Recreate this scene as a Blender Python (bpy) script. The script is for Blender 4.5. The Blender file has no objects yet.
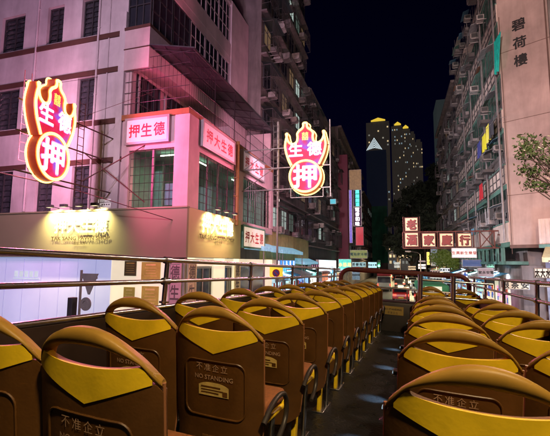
import bpy, bmesh, math, random
from mathutils import Matrix, Vector
R = math.radians
random.seed(7)
scene = bpy.context.scene
COL = scene.collection

# ------------------------------------------------------------------ camera
F = 400.0; CX = 275.0; CY = 218.0
YAW, PITCH, ROLL = 17.3, 6.3, 0.4
CAMZ = 4.0
camd = bpy.data.cameras.new('camera'); cam = bpy.data.objects.new('camera', camd); COL.objects.link(cam)
cam_rot = (Matrix.Rotation(R(YAW), 3, 'Z') @ Matrix.Rotation(R(90 + PITCH), 3, 'X') @ Matrix.Rotation(R(ROLL), 3, 'Z'))
cam.matrix_world = Matrix.Translation((0, 0, CAMZ)) @ cam_rot.to_4x4()
camd.sensor_width = 36; camd.lens = 36 * F / 550; camd.clip_end = 3000; camd.clip_start = 0.05
scene.camera = cam
RT = cam_rot @ Vector((1, 0, 0)); UP = cam_rot @ Vector((0, 1, 0)); FW = cam_rot @ Vector((0, 0, -1))
def ray(px, py): return FW + RT * ((px - CX) / F) - UP * ((py - CY) / F)
def onY(px, py, Y):
    d = ray(px, py); t = Y / d.y; return Vector((d.x * t, Y, CAMZ + d.z * t))
def onX(px, py, X):
    d = ray(px, py); t = X / d.x; return Vector((X, d.y * t, CAMZ + d.z * t))
def onZ(px, py, Z):
    d = ray(px, py); t = (Z - CAMZ) / d.z; return Vector((d.x * t, d.y * t, Z))

# ------------------------------------------------------------------ materials
MATS = {}
def mat(name, col, rough=.7, var=.25, scale=3.0, metal=0.0, bump=0.0, streak=0.0, emit=None, es=0.0, spec=.5, coat=0.0, wear=0.0, rnd=0.0):
    if name in MATS: return MATS[name]
    m = bpy.data.materials.new(name); m.use_nodes = True; MATS[name] = m
    nt = m.node_tree; N = nt.nodes; L = nt.links; b = N['Principled BSDF']
    b.inputs['Roughness'].default_value = rough; b.inputs['Metallic'].default_value = metal
    b.inputs['Specular IOR Level'].default_value = spec
    b.inputs['Coat Weight'].default_value = coat
    tc = N.new('ShaderNodeTexCoord')
    n = N.new('ShaderNodeTexNoise'); n.inputs['Scale'].default_value = scale; n.inputs['Detail'].default_value = 8
    n.inputs['Roughness'].default_value = .62
    L.new(tc.outputs['Object'], n.inputs['Vector'])
    r = N.new('ShaderNodeMapRange'); r.inputs[1].default_value = .3; r.inputs[2].default_value = .7
    r.inputs[3].default_value = 1 - var; r.inputs[4].default_value = 1 + var * .5
    L.new(n.outputs[0], r.inputs[0])
    last = r.outputs[0]
    if streak:
        mp = N.new('ShaderNodeMapping'); mp.inputs['Scale'].default_value = (.8, .8, .10)
        L.new(tc.outputs['Object'], mp.inputs[0])
        n2 = N.new('ShaderNodeTexNoise'); n2.inputs['Scale'].default_value = 1.6; n2.inputs['Detail'].default_value = 10; n2.inputs['Roughness'].default_value = .7; n2.inputs['Distortion'].default_value = .6
        L.new(mp.outputs[0], n2.inputs['Vector'])
        r2 = N.new('ShaderNodeMapRange'); r2.inputs[1].default_value = .35; r2.inputs[2].default_value = .62
        r2.inputs[3].default_value = 1 - streak; r2.inputs[4].default_value = 1
        L.new(n2.outputs[0], r2.inputs[0])
        mm = N.new('ShaderNodeMath'); mm.operation = 'MULTIPLY'; L.new(last, mm.inputs[0]); L.new(r2.outputs[0], mm.inputs[1]); last = mm.outputs[0]
    if rnd:
        oi = N.new('ShaderNodeObjectInfo'); r4 = N.new('ShaderNodeMapRange'); r4.inputs[3].default_value = 1-rnd; r4.inputs[4].default_value = 1+rnd*.5
        L.new(oi.outputs['Random'], r4.inputs[0]); mm = N.new('ShaderNodeMath'); mm.operation = 'MULTIPLY'; L.new(last, mm.inputs[0]); L.new(r4.outputs[0], mm.inputs[1]); last = mm.outputs[0]
        ad = N.new('ShaderNodeVectorMath'); ad.operation = 'ADD'; cb = N.new('ShaderNodeCombineXYZ'); m9 = N.new('ShaderNodeMath'); m9.operation = 'MULTIPLY'; m9.inputs[1].default_value = 37.0
        L.new(oi.outputs['Random'], m9.inputs[0]); L.new(m9.outputs[0], cb.inputs[0]); L.new(m9.outputs[0], cb.inputs[2]); L.new(tc.outputs['Object'], ad.inputs[0]); L.new(cb.outputs[0], ad.inputs[1]); L.new(ad.outputs[0], n.inputs['Vector'])
    if wear:
        mp3 = N.new('ShaderNodeMapping'); mp3.inputs['Scale'].default_value = (9, 9, 60); mp3.inputs['Rotation'].default_value = (.3, .5, .2)
        L.new(ad.outputs[0] if rnd else tc.outputs['Object'], mp3.inputs[0])
        n5 = N.new('ShaderNodeTexNoise'); n5.inputs['Scale'].default_value = 1.6; n5.inputs['Detail'].default_value = 9; n5.inputs['Roughness'].default_value = .75; L.new(mp3.outputs[0], n5.inputs['Vector'])
        r5 = N.new('ShaderNodeMapRange'); r5.inputs[1].default_value = .60; r5.inputs[2].default_value = .72; r5.inputs[3].default_value = 1; r5.inputs[4].default_value = 1+wear
        L.new(n5.outputs[0], r5.inputs[0]); mm = N.new('ShaderNodeMath'); mm.operation = 'MULTIPLY'; L.new(last, mm.inputs[0]); L.new(r5.outputs[0], mm.inputs[1]); last = mm.outputs[0]
    mx = N.new('ShaderNodeVectorMath'); mx.operation = 'SCALE'; mx.inputs[0].default_value = col[:3]
    L.new(last, mx.inputs['Scale']); L.new(mx.outputs[0], b.inputs['Base Color'])
    rr = N.new('ShaderNodeMapRange'); rr.inputs[3].default_value = max(0, rough - .12); rr.inputs[4].default_value = min(1, rough + .12)
    L.new(n.outputs[0], rr.inputs[0])
    if metal < .9: L.new(rr.outputs[0], b.inputs['Roughness'])
    if bump:
        n3 = N.new('ShaderNodeTexNoise'); n3.inputs['Scale'].default_value = scale * 9; n3.inputs['Detail'].default_value = 6
        L.new(tc.outputs['Object'], n3.inputs['Vector'])
        bp = N.new('ShaderNodeBump'); bp.inputs['Strength'].default_value = bump; bp.inputs['Distance'].default_value = .02
        L.new(n3.outputs[0], bp.inputs['Height']); L.new(bp.outputs[0], b.inputs['Normal'])
    if emit:
        b.inputs['Emission Color'].default_value = (*emit, 1)
        es_n = N.new('ShaderNodeMath'); es_n.operation = 'MULTIPLY'; es_n.inputs[1].default_value = es
        L.new(last, es_n.inputs[0]); L.new(es_n.outputs[0], b.inputs['Emission Strength'])
    return m
def glow(name, col, s, base=(.1, .1, .1), var=.15, scale=4.0, rough=.5):
    return mat(name, base, rough=rough, var=var, scale=scale, emit=col, es=s)

# ------------------------------------------------------------------ mesh builder
_txt = {}
def text_geo(s, bold=0.0):
    k = (s, bold)
    if k in _txt: return _txt[k]
    cu = bpy.data.curves.new('lettering', 'FONT'); cu.body = s; cu.size = 1.0; cu.offset = bold; cu.resolution_u = 2
    cu.align_x = 'CENTER'
    o = bpy.data.objects.new('lettering', cu); COL.objects.link(o)
    dg = bpy.context.evaluated_depsgraph_get(); dg.update()
    me = bpy.data.meshes.new_from_object(o.evaluated_get(dg))
    vs = [v.co.copy() for v in me.vertices]; fs = [tuple(p.vertices) for p in me.polygons]
    bpy.data.objects.remove(o); bpy.data.curves.remove(cu); bpy.data.meshes.remove(me)
    if vs:
        x0 = min(v.x for v in vs); x1 = max(v.x for v in vs); y0 = min(v.y for v in vs); y1 = max(v.y for v in vs)
        vs = [Vector((v.x - (x0 + x1) / 2, v.y - (y0 + y1) / 2, 0)) for v in vs]
        r = (vs, fs, x1 - x0, y1 - y0)
    else: r = (vs, fs, 1, 1)
    _txt[k] = r; return r

def frame(o, xd, yd):
    x = Vector(xd).normalized(); y = Vector(yd).normalized(); z = x.cross(y)
    m = Matrix((x, y, z)).transposed().to_4x4(); m.translation = Vector(o); return m
def faceS(x, y, z): return frame((x, y, z), (1, 0, 0), (0, 0, 1))      # faces -Y (towards the camera)
def faceE(x, y, z): return frame((x, y, z), (0, 1, 0), (0, 0, 1))      # faces +X
def faceW(x, y, z): return frame((x, y, z), (0, -1, 0), (0, 0, 1))     # faces -X

class MB:
    def __init__(s, M=None): s.v = []; s.f = []; s.m = []; s.M = M
    def add(s, vs, fs, mi=0, M=None):
        o = len(s.v)
        for v in vs:
            v = Vector(v)
            if M is not None: v = M @ v
            if s.M is not None: v = s.M @ v
            s.v.append(v)
        for f in fs: s.f.append([i + o for i in f]); s.m.append(mi)
        return s
    def box(s, x0, x1, y0, y1, z0, z1, mi=0, M=None):
        if x0 > x1: x0, x1 = x1, x0
        if y0 > y1: y0, y1 = y1, y0
        if z0 > z1: z0, z1 = z1, z0
        vs = [(x0,y0,z0),(x1,y0,z0),(x1,y1,z0),(x0,y1,z0),(x0,y0,z1),(x1,y0,z1),(x1,y1,z1),(x0,y1,z1)]
        return s.add(vs, [(3,2,1,0),(4,5,6,7),(0,1,5,4),(1,2,6,5),(2,3,7,6),(3,0,4,7)], mi, M)
    def rbox(s, x0, x1, y0, y1, z0, z1, r, mi=0, M=None, seg=3):
        bm = bmesh.new(); bmesh.ops.create_cube(bm, size=1)
        for v in bm.verts: v.co = Vector(((x0+x1)/2 + v.co.x*(x1-x0), (y0+y1)/2 + v.co.y*(y1-y0), (z0+z1)/2 + v.co.z*(z1-z0)))
        bmesh.ops.bevel(bm, geom=bm.edges[:], offset=r, segments=seg, affect='EDGES', profile=.5)
        bm.verts.index_update()
        s.add([v.co.copy() for v in bm.verts], [[v.index for v in f.verts] for f in bm.faces], mi, M); bm.free(); return s
    def tube(s, pts, r, n=8, mi=0, M=None, closed=False, flat=1.0, caps=True):
        pts = [Vector(p) for p in pts]; k = len(pts); vs = []; fs = []
        up = None
        for i, p in enumerate(pts):
            if closed: t = pts[(i+1) % k] - pts[i-1]
            else: t = pts[min(i+1, k-1)] - pts[max(i-1, 0)]
            t.normalize()
            if up is None:
                a = Vector((0,0,1)) if abs(t.z) < .9 else Vector((1,0,0)); up = (a - t*a.dot(t)).normalized()
            else:
                up = (up - t*up.dot(t)).normalized()
            w = t.cross(up)
            rr = r[i] if isinstance(r, (list, tuple)) else r
            for j in range(n):
                a = 2*math.pi*j/n; vs.append(p + up*math.cos(a)*rr*flat + w*math.sin(a)*rr)
        for i in range(k if closed else k-1):
            for j in range(n):
                a = i*n+j; b = i*n+(j+1) % n; c = ((i+1) % k)*n+(j+1) % n; d = ((i+1) % k)*n+j
                fs.append((a, b, c, d))
        if caps and not closed: fs.append(tuple(range(n))[::-1]); fs.append(tuple((k-1)*n+j for j in range(n)))
        return s.add(vs, fs, mi, M)
    def cyl(s, c, r, h, n=20, mi=0, M=None, r2=None):
        r2 = r if r2 is None else r2; c = Vector(c)
        vs = [c + Vector((r*math.cos(2*math.pi*i/n), r*math.sin(2*math.pi*i/n), 0)) for i in range(n)] + [c + Vector((r2*math.cos(2*math.pi*i/n), r2*math.sin(2*math.pi*i/n), h)) for i in range(n)]
        fs = [(i, (i+1) % n, n+(i+1) % n, n+i) for i in range(n)] + [tuple(range(n))[::-1], tuple(range(n, 2*n))]
        return s.add(vs, fs, mi, M)
    def prism(s, pts, d, mi=0, M=None, z0=0.0):
        n = len(pts)
        vs = [(p[0], p[1], z0) for p in pts] + [(p[0], p[1], z0+d) for p in pts]
        fs = [(i, (i+1) % n, n+(i+1) % n, n+i) for i in range(n)] + [tuple(range(n))[::-1], tuple(range(n, 2*n))]
        return s.add(vs, fs, mi, M)
    def text(s, t, M, h=None, w=None, mi=0, bold=0.0, z=0.0):
        vs, fs, tw, th = text_geo(t)
        k = (h/th) if h else (w/tw)
        kx = (w/tw) if w else k
        r = [(0, 0)] if not bold else [(0,0),(1,0),(-1,0),(0,1),(0,-1),(.7,.7),(-.7,.7),(.7,-.7),(-.7,-.7)]
        for i, (dx, dy) in enumerate(r):
            s.add([((v.x+dx*bold)*kx, (v.y+dy*bold)*k, z+i*.0004) for v in vs], fs, mi, M)
        return s
    def build(s, name, mats, parent=None, smooth=None, bevel=0):
        me = bpy.data.meshes.new(name); me.from_pydata([tuple(v) for v in s.v], [], s.f); me.update()
        if not isinstance(mats, (list, tuple)): mats = [mats]
        for m in mats: me.materials.append(m)
        me.polygons.foreach_set('material_index', s.m)
        if smooth:
            me.polygons.foreach_set('use_smooth', [True]*len(me.polygons)); me.set_sharp_from_angle(angle=R(smooth))
        o = bpy.data.objects.new(name, me); COL.objects.link(o)
        if parent is not None: o.parent = parent
        if bevel:
            b = o.modifiers.new('bevel', 'BEVEL'); b.width = bevel; b.segments = 2; b.limit_method = 'ANGLE'; b.angle_limit = R(40)
        return o

def tag(o, label=None, cat=None, group=None, kind=None):
    if label: o['label'] = label
    if cat: o['category'] = cat
    if group: o['group'] = group
    if kind: o['kind'] = kind
    return o
def thing(name, label, cat, loc=(0,0,0), group=None, M=None):
    o = bpy.data.objects.new(name, None); COL.objects.link(o); o.empty_display_size = .2
    if M is not None: o.matrix_world = M
    else: o.location = loc
    return tag(o, label, cat, group)
def children(o): return [c for c in list(COL.objects) if c.parent == o]
def dup(root, M, label=None, group=None, kids=None):
    kids = children(root) if kids is None else kids
    r = root.copy(); COL.objects.link(r); r.matrix_world = M
    if label: r['label'] = label
    if group: r['group'] = group
    for ch in kids:
        c = ch.copy(); COL.objects.link(c); c.parent = r
        for g in children(ch):
            d = g.copy(); COL.objects.link(d); d.parent = c
    return r
def share(proto, parent, loc, label=None, subs=()):
    c = proto.copy(); COL.objects.link(c); c.parent = parent; c.location = loc
    for g in subs:
        d = g.copy(); COL.objects.link(d); d.parent = c
    return c

def light(kind, loc, col, power, size=.3, target=None, spot=None, blend=.6, sy=None):
    l = bpy.data.lights.new('lamp_light', kind); l.color = col; l.energy = power
    if kind == 'AREA':
        l.size = size
        if sy: l.shape = 'RECTANGLE'; l.size_y = sy
    elif kind != 'SUN': l.shadow_soft_size = size
    if kind == 'SPOT': l.spot_size = R(spot or 90); l.spot_blend = blend
    o = bpy.data.objects.new('lamp_light', l); COL.objects.link(o); o.location = loc
    if target is not None:
        o.rotation_euler = (Vector(target) - Vector(loc)).to_track_quat('-Z', 'Y').to_euler()
    return o
# ================================================================== THE BUS
PXB, PYB = 422.0, 273.6
bf = ray(PXB, PYB).normalized()
br0 = bf.cross(UP).normalized(); bu0 = br0.cross(bf)
rho = R(1.03)
brt = (br0*math.cos(rho) - bu0*math.sin(rho)); bup = brt.cross(bf)
EYE = 1.205
MBUS = Matrix((brt, bf, bup)).transposed().to_4x4()
MBUS.translation = Vector((0, 0, CAMZ)) - bup*EYE
XL, XR = -1.75, .93
YF = 9.15; YB = -2.2

m_floor = mat('deck_rubber', (.010,.012,.016), rough=.3, var=.6, scale=5, bump=.5, spec=.6)
m_liner = mat('liner_brown', (.026,.014,.012), rough=.55, var=.25, scale=8)
m_red = mat('bus_red_paint', (.20,.014,.012), rough=.4, var=.15, scale=3, coat=.15)
m_mar = mat('maroon_paint', (.10,.012,.010), rough=.55, var=.25, scale=3)
m_chrome = mat('rail_steel', (.55,.55,.57), rough=.27, var=.06, scale=.8, metal=1.0)
m_shell = mat('seat_plastic', (.098,.039,.006), rough=.46, var=.28, scale=7, bump=.06, spec=.5, wear=.55, rnd=.22)
m_rim = mat('seat_rim', (.26,.11,.05), rough=.4, var=.15, scale=12)
m_yel = mat('seat_yellow', (.85,.58,.015), rough=.42, var=.22, scale=7, bump=.04, wear=.25, rnd=.15)
m_han = mat('seat_handle_lit', (.32,.18,.028), rough=.48, var=.25, scale=9, spec=.35, wear=.4, rnd=.18)  # seat plastic with the light from above put into its colour
m_dark = mat('dark_plastic', (.03,.024,.022), rough=.45, var=.2, scale=10)
m_note = mat('seat_lettering', (.42,.26,.16), rough=.6, var=.3, scale=30)
m_stk = mat('sticker_film', (.55,.40,.12), rough=.5, var=.3, scale=30)
m_cush = mat('seat_fabric', (.30,.10,.03), rough=.8, var=.3, scale=40, bump=.3)

bus = thing('open_top_bus', 'red open-top double-decker bus with steel rails round its upper deck', 'bus', M=MBUS)
b = MB(); b.box(XL+.02, XR-.02, YB, YF-.1, -.08, 0); b.build('deck_floor', m_floor, bus)
b = MB()
for x in (XL, XR):
    s = 1 if x > 0 else -1
    b.box(x, x-s*.05, YB, YF, -.08, .84, 0)
    b.box(x+s*.004, x+s*.03, YB, YF, -.5, .84, 1)
b.build('side_panel', [m_liner, m_red], bus)
b = MB()
for x in (XL, XR):
    s = 1 if x > 0 else -1
    b.tube([(x-s*.02, YB, .855), (x-s*.02, YF, .855)], .016, 8)
b.build('panel_capping', m_chrome, bus, smooth=50)
for x in (XL, XR):
    b = MB()
    for z, r in ((1.188, .018), (1.035, .015)):
        b.tube([(x, YB, z), (x, YF-.05, z)], r, 12)
    for y in (-.5, 1.0, 2.5, 4.05, 5.55, 7.05, 8.5):
        b.tube([(x, y, .84), (x, y, 1.186)], .018, 10)
        b.cyl((x, y, .88), .035, .012, 14)
        for z in (1.188, 1.035): b.tube([(x, y-.035, z), (x, y+.035, z)], .026, 12)
    b.build('handrail', m_chrome, bus, smooth=50)
# front windscreen frame
def arc(cx, cz, r, a0, a1, n=8): return [(cx + r*math.cos(R(a0+(a1-a0)*i/n)), cz + r*math.sin(R(a0+(a1-a0)*i/n))) for i in range(n+1)]
pts = [(XL+.02, .60)] + arc(XL+.22, 1.0, .20, 180, 90) + arc(XR-.22, 1.0, .20, 90, 0) + [(XR-.02, .60)]
path = [(p[0], YF + .10*math.cos((p[0]+.42)/1.35*1.5), p[1]) for p in pts]
dense = []
for i in range(len(path)-1):
    a = Vector(path[i]); c = Vector(path[i+1]); k = max(1, int((c-a).length/.12))
    for j in range(k):
        p = a.lerp(c, j/k); p.y = YF + .10*math.cos((p.x+.42)/1.35*1.5); dense.append(p)
dense.append(Vector(path[-1]))
b = MB(); b.tube(dense, .048, 10, flat=1.0)
for p_ in [1]:
    b.rbox(XL+.25, XR-.25, YF+.02, YF+.16, 1.145, 1.25, .03)
b.build('windscreen_frame', m_mar, bus, smooth=60)
b = MB()
b.rbox(XL, XR, YF-.42, YF+.10, -.08, .60, .05); b.build('front_dash', m_dark, bus, smooth=40)
b = MB(); b.box(-.76, -.34, YF-.428, YF-.422, .33, .50, 0)
b.text('NO STANDING', faceS(-.55, YF-.431, .44), h=.036, mi=1, bold=.02); b.text('不准企立', faceS(-.55, YF-.431, .37), h=.05, mi=1)
b.build('notice_plate', [mat('old_gold', (.35,.24,.06)), m_dark], bus)
b = MB(); b.tube([(XL+.05, YF-.30, .86), (XR-.05, YF-.30, .86)], .017, 10)
for x in (XL+.05, -1.0, -.28, .45, XR-.05): b.tube([(x, YF-.30, .58), (x, YF-.30, .86)], .015, 8)
b.build('front_guard_rail', m_chrome, bus, smooth=50)
# glass
gm = bpy.data.materials.new('clear_glass'); gm.use_nodes = True; nt = gm.node_tree; nt.nodes.clear()
o_ = nt.nodes.new('ShaderNodeOutputMaterial'); mx_ = nt.nodes.new('ShaderNodeMixShader'); t_ = nt.nodes.new('ShaderNodeBsdfTransparent'); g_ = nt.nodes.new('ShaderNodeBsdfGlossy'); fr_ = nt.nodes.new('ShaderNodeFresnel')
t_.inputs[0].default_value = (.86,.9,.9,1); g_.inputs['Roughness'].default_value = .03; fr_.inputs[0].default_value = 1.35
nt.links.new(fr_.outputs[0], mx_.inputs[0]); nt.links.new(t_.outputs[0], mx_.inputs[1]); nt.links.new(g_.outputs[0], mx_.inputs[2]); nt.links.new(mx_.outputs[0], o_.inputs[0])
b = MB(); b.box(XL+.06, XR-.06, YF+.02, YF+.03, .60, 1.13); b.build('windscreen', gm, bus)
# stairwell guard: two bright posts with cross tubes
b = MB()
for x in (-.02, .40):
    b.tube([(x, 6.0, .0), (x, 6.0, 1.17)], .033, 12); b.cyl((x, 6.0, 1.17), .037, .02, 12)
for z in (1.12, .90): b.tube([(-.02, 6.0, z), (.88, 6.0, z)], .015, 8)
b.build('stair_guard', m_chrome, bus, smooth=50)
# lower deck body and wheels
m_glassd = mat('dark_window', (.012,.014,.018), rough=.08, var=.1, spec=.8)
b = MB(); b.rbox(XL+.01, XR-.01, YB-.4, YF+.18, -2.15, -.085, .06, 0)
b.build('lower_body', m_red, bus, smooth=40)
for x, s in ((XL+.01, -1), (XR-.01, 1)):
    for k in range(6):
        y = YB + .2 + k*1.75
        b = MB(); b.box(x, x+s*.012, y, y+1.6, -1.25, -.45); b.build('window', m_glassd, bus)
m_tyre = mat('tyre_rubber', (.02,.02,.02), rough=.8, var=.2)
m_hub = mat('wheel_hub', (.4,.4,.4), rough=.4, metal=.8)
for x in (XL+.16, XR-.16):
    for y in (YB+1.2, YF-2.2):
        M = frame((x, y, -2.12), (0,1,0), (0,0,1)); s = 1 if x > 0 else -1
        b = MB(); b.cyl((0,0,-.14), .48, .28, 28, M=M); w = b.build('wheel', m_tyre, bus, smooth=40)
        b = MB(); b.cyl((0,0,.141 if s > 0 else -.151), .27, .01, 20, M=M); b.build('rim', m_hub, w)

# ------------------------------------------------------------------ seats
HW = .25
def lean(z): return -(z - .45)*.17 - max(0, .35-z)*.10
def hw_at(z): return HW*(1 - .10*max(0, (.50-z)/.3)**1.6) if z < .5 else HW
def surf(xn, z, off=0.0):       # xn in -1..1
    hw = hw_at(z); bul = .055*(1 - abs(xn)**3.2)
    return Vector((hw*xn*(1 if off >= 0 else .96), lean(z) - bul - off, z))
def xcols(n, lim=1.0): return [lim*math.sin(math.pi/2*(-1+2*i/n)) for i in range(n+1)]
def slab(b, xs, lo, hi, nv, off, th, mi=0, rnd=0.0):
    nx = len(xs); front = []; back = []
    for xn in xs:
        for j in range(nv+1):
            t = j/nv; z = lo(xn) + (hi(xn)-lo(xn))*t
            o = off
            if rnd:
                o = off*(1-abs(xn)**3)
                e = min(t, 1-t)*2; o = o - rnd*(1-math.sqrt(max(0, 1-(1-e)**2)))
            p = surf(xn, z, o); front.append(p)
            q = surf(xn, z, 0); q = Vector((q.x*.93, q.y + th - (rnd*(1-math.sqrt(max(0, 1-(1-e)**2)))*-1 if rnd else 0) - (2*rnd*(1-math.sqrt(max(0,1-(1-e)**2))) if rnd else 0), q.z)); back.append(q)
    vs = front + back; K = len(front); fs = []; W = nv+1
    for i in range(nx-1):
        for j in range(nv):
            a = i*W+j
            fs.append((a, a+W, a+W+1, a+1)); fs.append((K+a, K+a+1, K+a+W+1, K+a+W))
    for i in range(nx-1):
        a = i*W; fs.append((a, K+a, K+a+W, a+W)); a = i*W+nv; fs.append((a, a+W, K+a+W, K+a))
    for j in range(nv):
        a = j; fs.append((a, a+1, K+a+1, K+a)); a = (nx-1)*W+j; fs.append((a, K+a, K+a+1, a+1))
    b.add(vs, fs, mi)
TIP = .79
def zo(xn): return .838 + .142*(1-abs(xn)**2.1)**.92 if abs(xn) < 1 else .838
def zhl(xn):                    # lower edge of hole / top of shell
    a = abs(xn)
    return .858 + .020*(a/TIP)**2 if a < TIP else .878 - (a-TIP)*.36
def zhu(xn):
    a = abs(xn)
    return .922 - .044*(a/TIP)**2.6 if a < TIP else zhl(xn)
def zv(xn):                     # the V edge of the yellow panel
    a = abs(xn)
    return .742 + (.828-.742)*(a/.92) if a < .92 else .828 + (a-.92)*3
def make_seat(side, arm, sticker=True):
    t = thing('bus_seat', 'x', 'bus seat')
    xs = xcols(36)
    b = MB()
    lo = lambda x: .16 + .07*abs(x)**4
    slab(b, xs, lo, lambda x: (min(zv(x), zhl(x)) if abs(x) < .92 else zhl(x)) - .0005, 26, 0, .045)
    # recessed notice panel outlined by a raised lip
    def rec(n=40):
        pts = []
        x1, z0, z1, r = .168, .425, .735, .045
        for cx, cz, a0 in ((x1-r, z0+r, -90), (x1-r, z1-r-.0, 0), (-x1+r, z1-r, 90), (-x1+r, z0+r, 180)):
            for i in range(7):
                a = R(a0 + 90*i/6); pts.append((cx + r*math.cos(a), cz + r*math.sin(a)))
        return pts
    rp = rec()
    out = []
    for (x, z) in rp:
        if z > .6: z = z - .03 + .0*abs(x)
        out.append(surf(x/HW, z, .003))
    d2 = []
    for i in range(len(out)):
        a = out[i]; c = out[(i+1) % len(out)]; k = max(1, int((c-a).length/.03))
        for j in range(k):
            p = a.lerp(c, j/k); p.y = surf(p.x/HW, p.z, .002).y; d2.append(p)
    b.tube(d2, .0045, 6, closed=True)
    # small moulded boss low on the back
    P = surf(0, .30, .0); b.rbox(-.07, .07, P.y-.006, P.y+.02, .27, .33, .008)
    b.build('back_shell', m_shell, t, smooth=45)
    b = MB(); slab(b, [x*.90 for x in xcols(36)], lambda x: min(zv(x), zhl(x)-.0004), lambda x: zhl(x), 4, .004, .02, 0)
    b.build('yellow_panel', m_yel, t, smooth=45)
    b = MB(); slab(b, xs, zhu, zo, 10, .018, .040, 0, rnd=.020); b.build('top_handle', m_han, t, smooth=60)
    for s in (-1, 1):
        b = MB()
        pl = [surf(s*.985, z, .002) + Vector((s*.002, .012, 0)) for z in [(.25+.58*i/16) for i in range(17)]]
        b.tube(pl, .006, 6)
        b.build('edge_trim', m_rim, t, smooth=60)
    # lettering, laid on the shell
    b = MB()
    def lay(s_, z, h, w, mi, bold=0):
        vs, fs, tw, th = text_geo(s_, bold)
        b.add([surf(v.x*w/tw/HW, z + v.y*h/th, .0035) for v in vs], fs, mi)
    for i, ch in enumerate('不准企立'): 
        vs, fs, tw, th = text_geo(ch, .0)
        b.add([surf((v.x*.036/tw + (i-1.5)*.047 - .01)/HW, .672 + v.y*.036/th, .0035) for v in vs], fs, 0)
    lay('NO STANDING', .622, .023, .215, 0, .01)
    b.build('notice_lettering', m_note, t)
    if sticker:
        b = MB()
        n = 16
        top = []; bot = []
        for i in range(n+1):
            x = -.085 + .17*i/n; e = 1-abs(i/n*2-1)**3
            top.append(surf(x/HW, .580 + .018*e, .0035)); bot.append(surf(x/HW, .530, .0035))
        b.add(top+bot, [(i, i+1, n+2+i, n+1+i)[::-1] for i in range(n)], 0)
        for k, (x0, x1, z0, z1) in enumerate([(-.07,.04,.570,.578), (-.07,.055,.556,.562), (-.07,.03,.543,.549), (.052,.078,.536,.560)]):
            b.add([surf(x/HW, z, .005) for x, z in ((x0,z0),(x1,z0),(x1,z1),(x0,z1))], [(0,1,2,3)], 1)
        b.build('sticker', [m_stk, m_shell], t)
    # backrest pad on the sitter's side, cushion
    b = MB(); b.rbox(-.20, .20, .04, .075, .46, .80, .015, M=Matrix.Shear('XZ', 4, (0, -.17)) if False else None)
    for i, v in enumerate(b.v): v.y += lean(v.z) - .02
    b.build('back_pad', m_cush, t, smooth=40)
    b = MB(); b.rbox(-.215, .215, .02, .44, .40, .48, .03); b.build('seat_cushion', m_cush, t, smooth=40)
    b = MB(); b.rbox(-.22, .22, .0, .45, .365, .397, .012); b.rbox(-.225, .225, .40, .46, .36, .43, .02)
    b.build('seat_pan', m_yel, t, smooth=40)
    b = MB()
    b.rbox(.17*side-.016, .17*side+.016, .10, .16, .0, .364, .006, 0); b.rbox(.17*side-.05, .17*side+.05, .06, .36, .0, .012, .004, 1)
    b.build('leg', [m_yel, m_chrome], t, smooth=40)
    b = MB(); b.tube([(.20*side, .26, .012), (.20*side, .26, .364)], .017, 10); b.build('leg', m_chrome, t, smooth=50)
    b = MB(); b.tube([(-.17*side, .2, .0), (-.17*side, .2, .364)], .017, 10); b.build('leg', m_chrome, t, smooth=50)
    if arm:
        a = [(0,-.03,.43),(0,.06,.49),(0,.17,.515),(0,.27,.50),(0,.315,.44),(0,.32,.37),(0,.28,.32),(0,.20,.28)]
        q = []
        for i in range(len(a)-1):
            for j in range(4): q.append(Vector(a[i]).lerp(Vector(a[i+1]), j/4))
        q.append(Vector(a[-1]))
        for _ in range(3): q = [q[0]] + [(q[i-1]+q[i]*2+q[i+1])/4 for i in range(1, len(q)-1)] + [q[-1]]
        b = MB(); b.tube([(p.x + .262*side, p.y, p.z) for p in q], .014, 10, flat=1.0)
        b.build('armrest', m_dark, t, smooth=60)
    return t
def place(root, x, y, label, group, kids, first):
    M = MBUS @ Matrix.Translation((x, y + .15, 0)) @ Matrix.Rotation(R(random.uniform(-.8,.8)), 4, 'Z')
    if first: root.matrix_world = M; root['label'] = label; root['group'] = group; return root
    return dup(root, M, label, group, kids)
ORD = ['nearest', 'second', 'third', 'fourth', 'fifth', 'sixth', 'seventh', 'eighth', 'ninth', 'tenth', 'eleventh', 'twelfth']
def rowname(k, n): return ORD[k] if k else 'nearest'
# columns: x, ys, side for legs, armrest, words
GL, GR = 'bus seats in the left block of the deck', 'bus seats in the right block of the deck'
kinds = {}
def column(x, ys, side, arm, words, group, key, names=None):
    root = make_seat(side, arm); kids = children(root)
    for k, y in enumerate(ys):
        nm = names[k] if names else ORD[k]
        place(root, x, y, 'brown yellow-panelled seat, %s in the %s' % (nm, words), group, kids, k == 0)
ysL = [1.05 + .725*k for k in range(11)]
ysL = [.98, 1.80, 2.50, 3.22, 3.92, 4.62, 5.32, 6.02, 6.72, 7.42, 8.10]
column(-.97, ysL, 1, True, 'left aisle column', GL, 'la')
column(-1.485, [y + .02 for y in ysL], -1, False, 'column beside the left rail', GL, 'lw')
ysR = [1.17, 1.90, 2.65, 3.35, 4.05, 4.75, 7.35, 8.05]
nR = ['nearest', 'second', 'third', 'fourth', 'fifth', 'sixth', 'seventh, just past the stair posts,', 'frontmost']
column(.155, ysR, -1, False, 'right aisle column', GR, 'ra', nR)
column(.69, [y + .12 for y in ysR[:6]] + ysR[6:], 1, False, 'column beside the right rail', GR, 'rw', nR)

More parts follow.
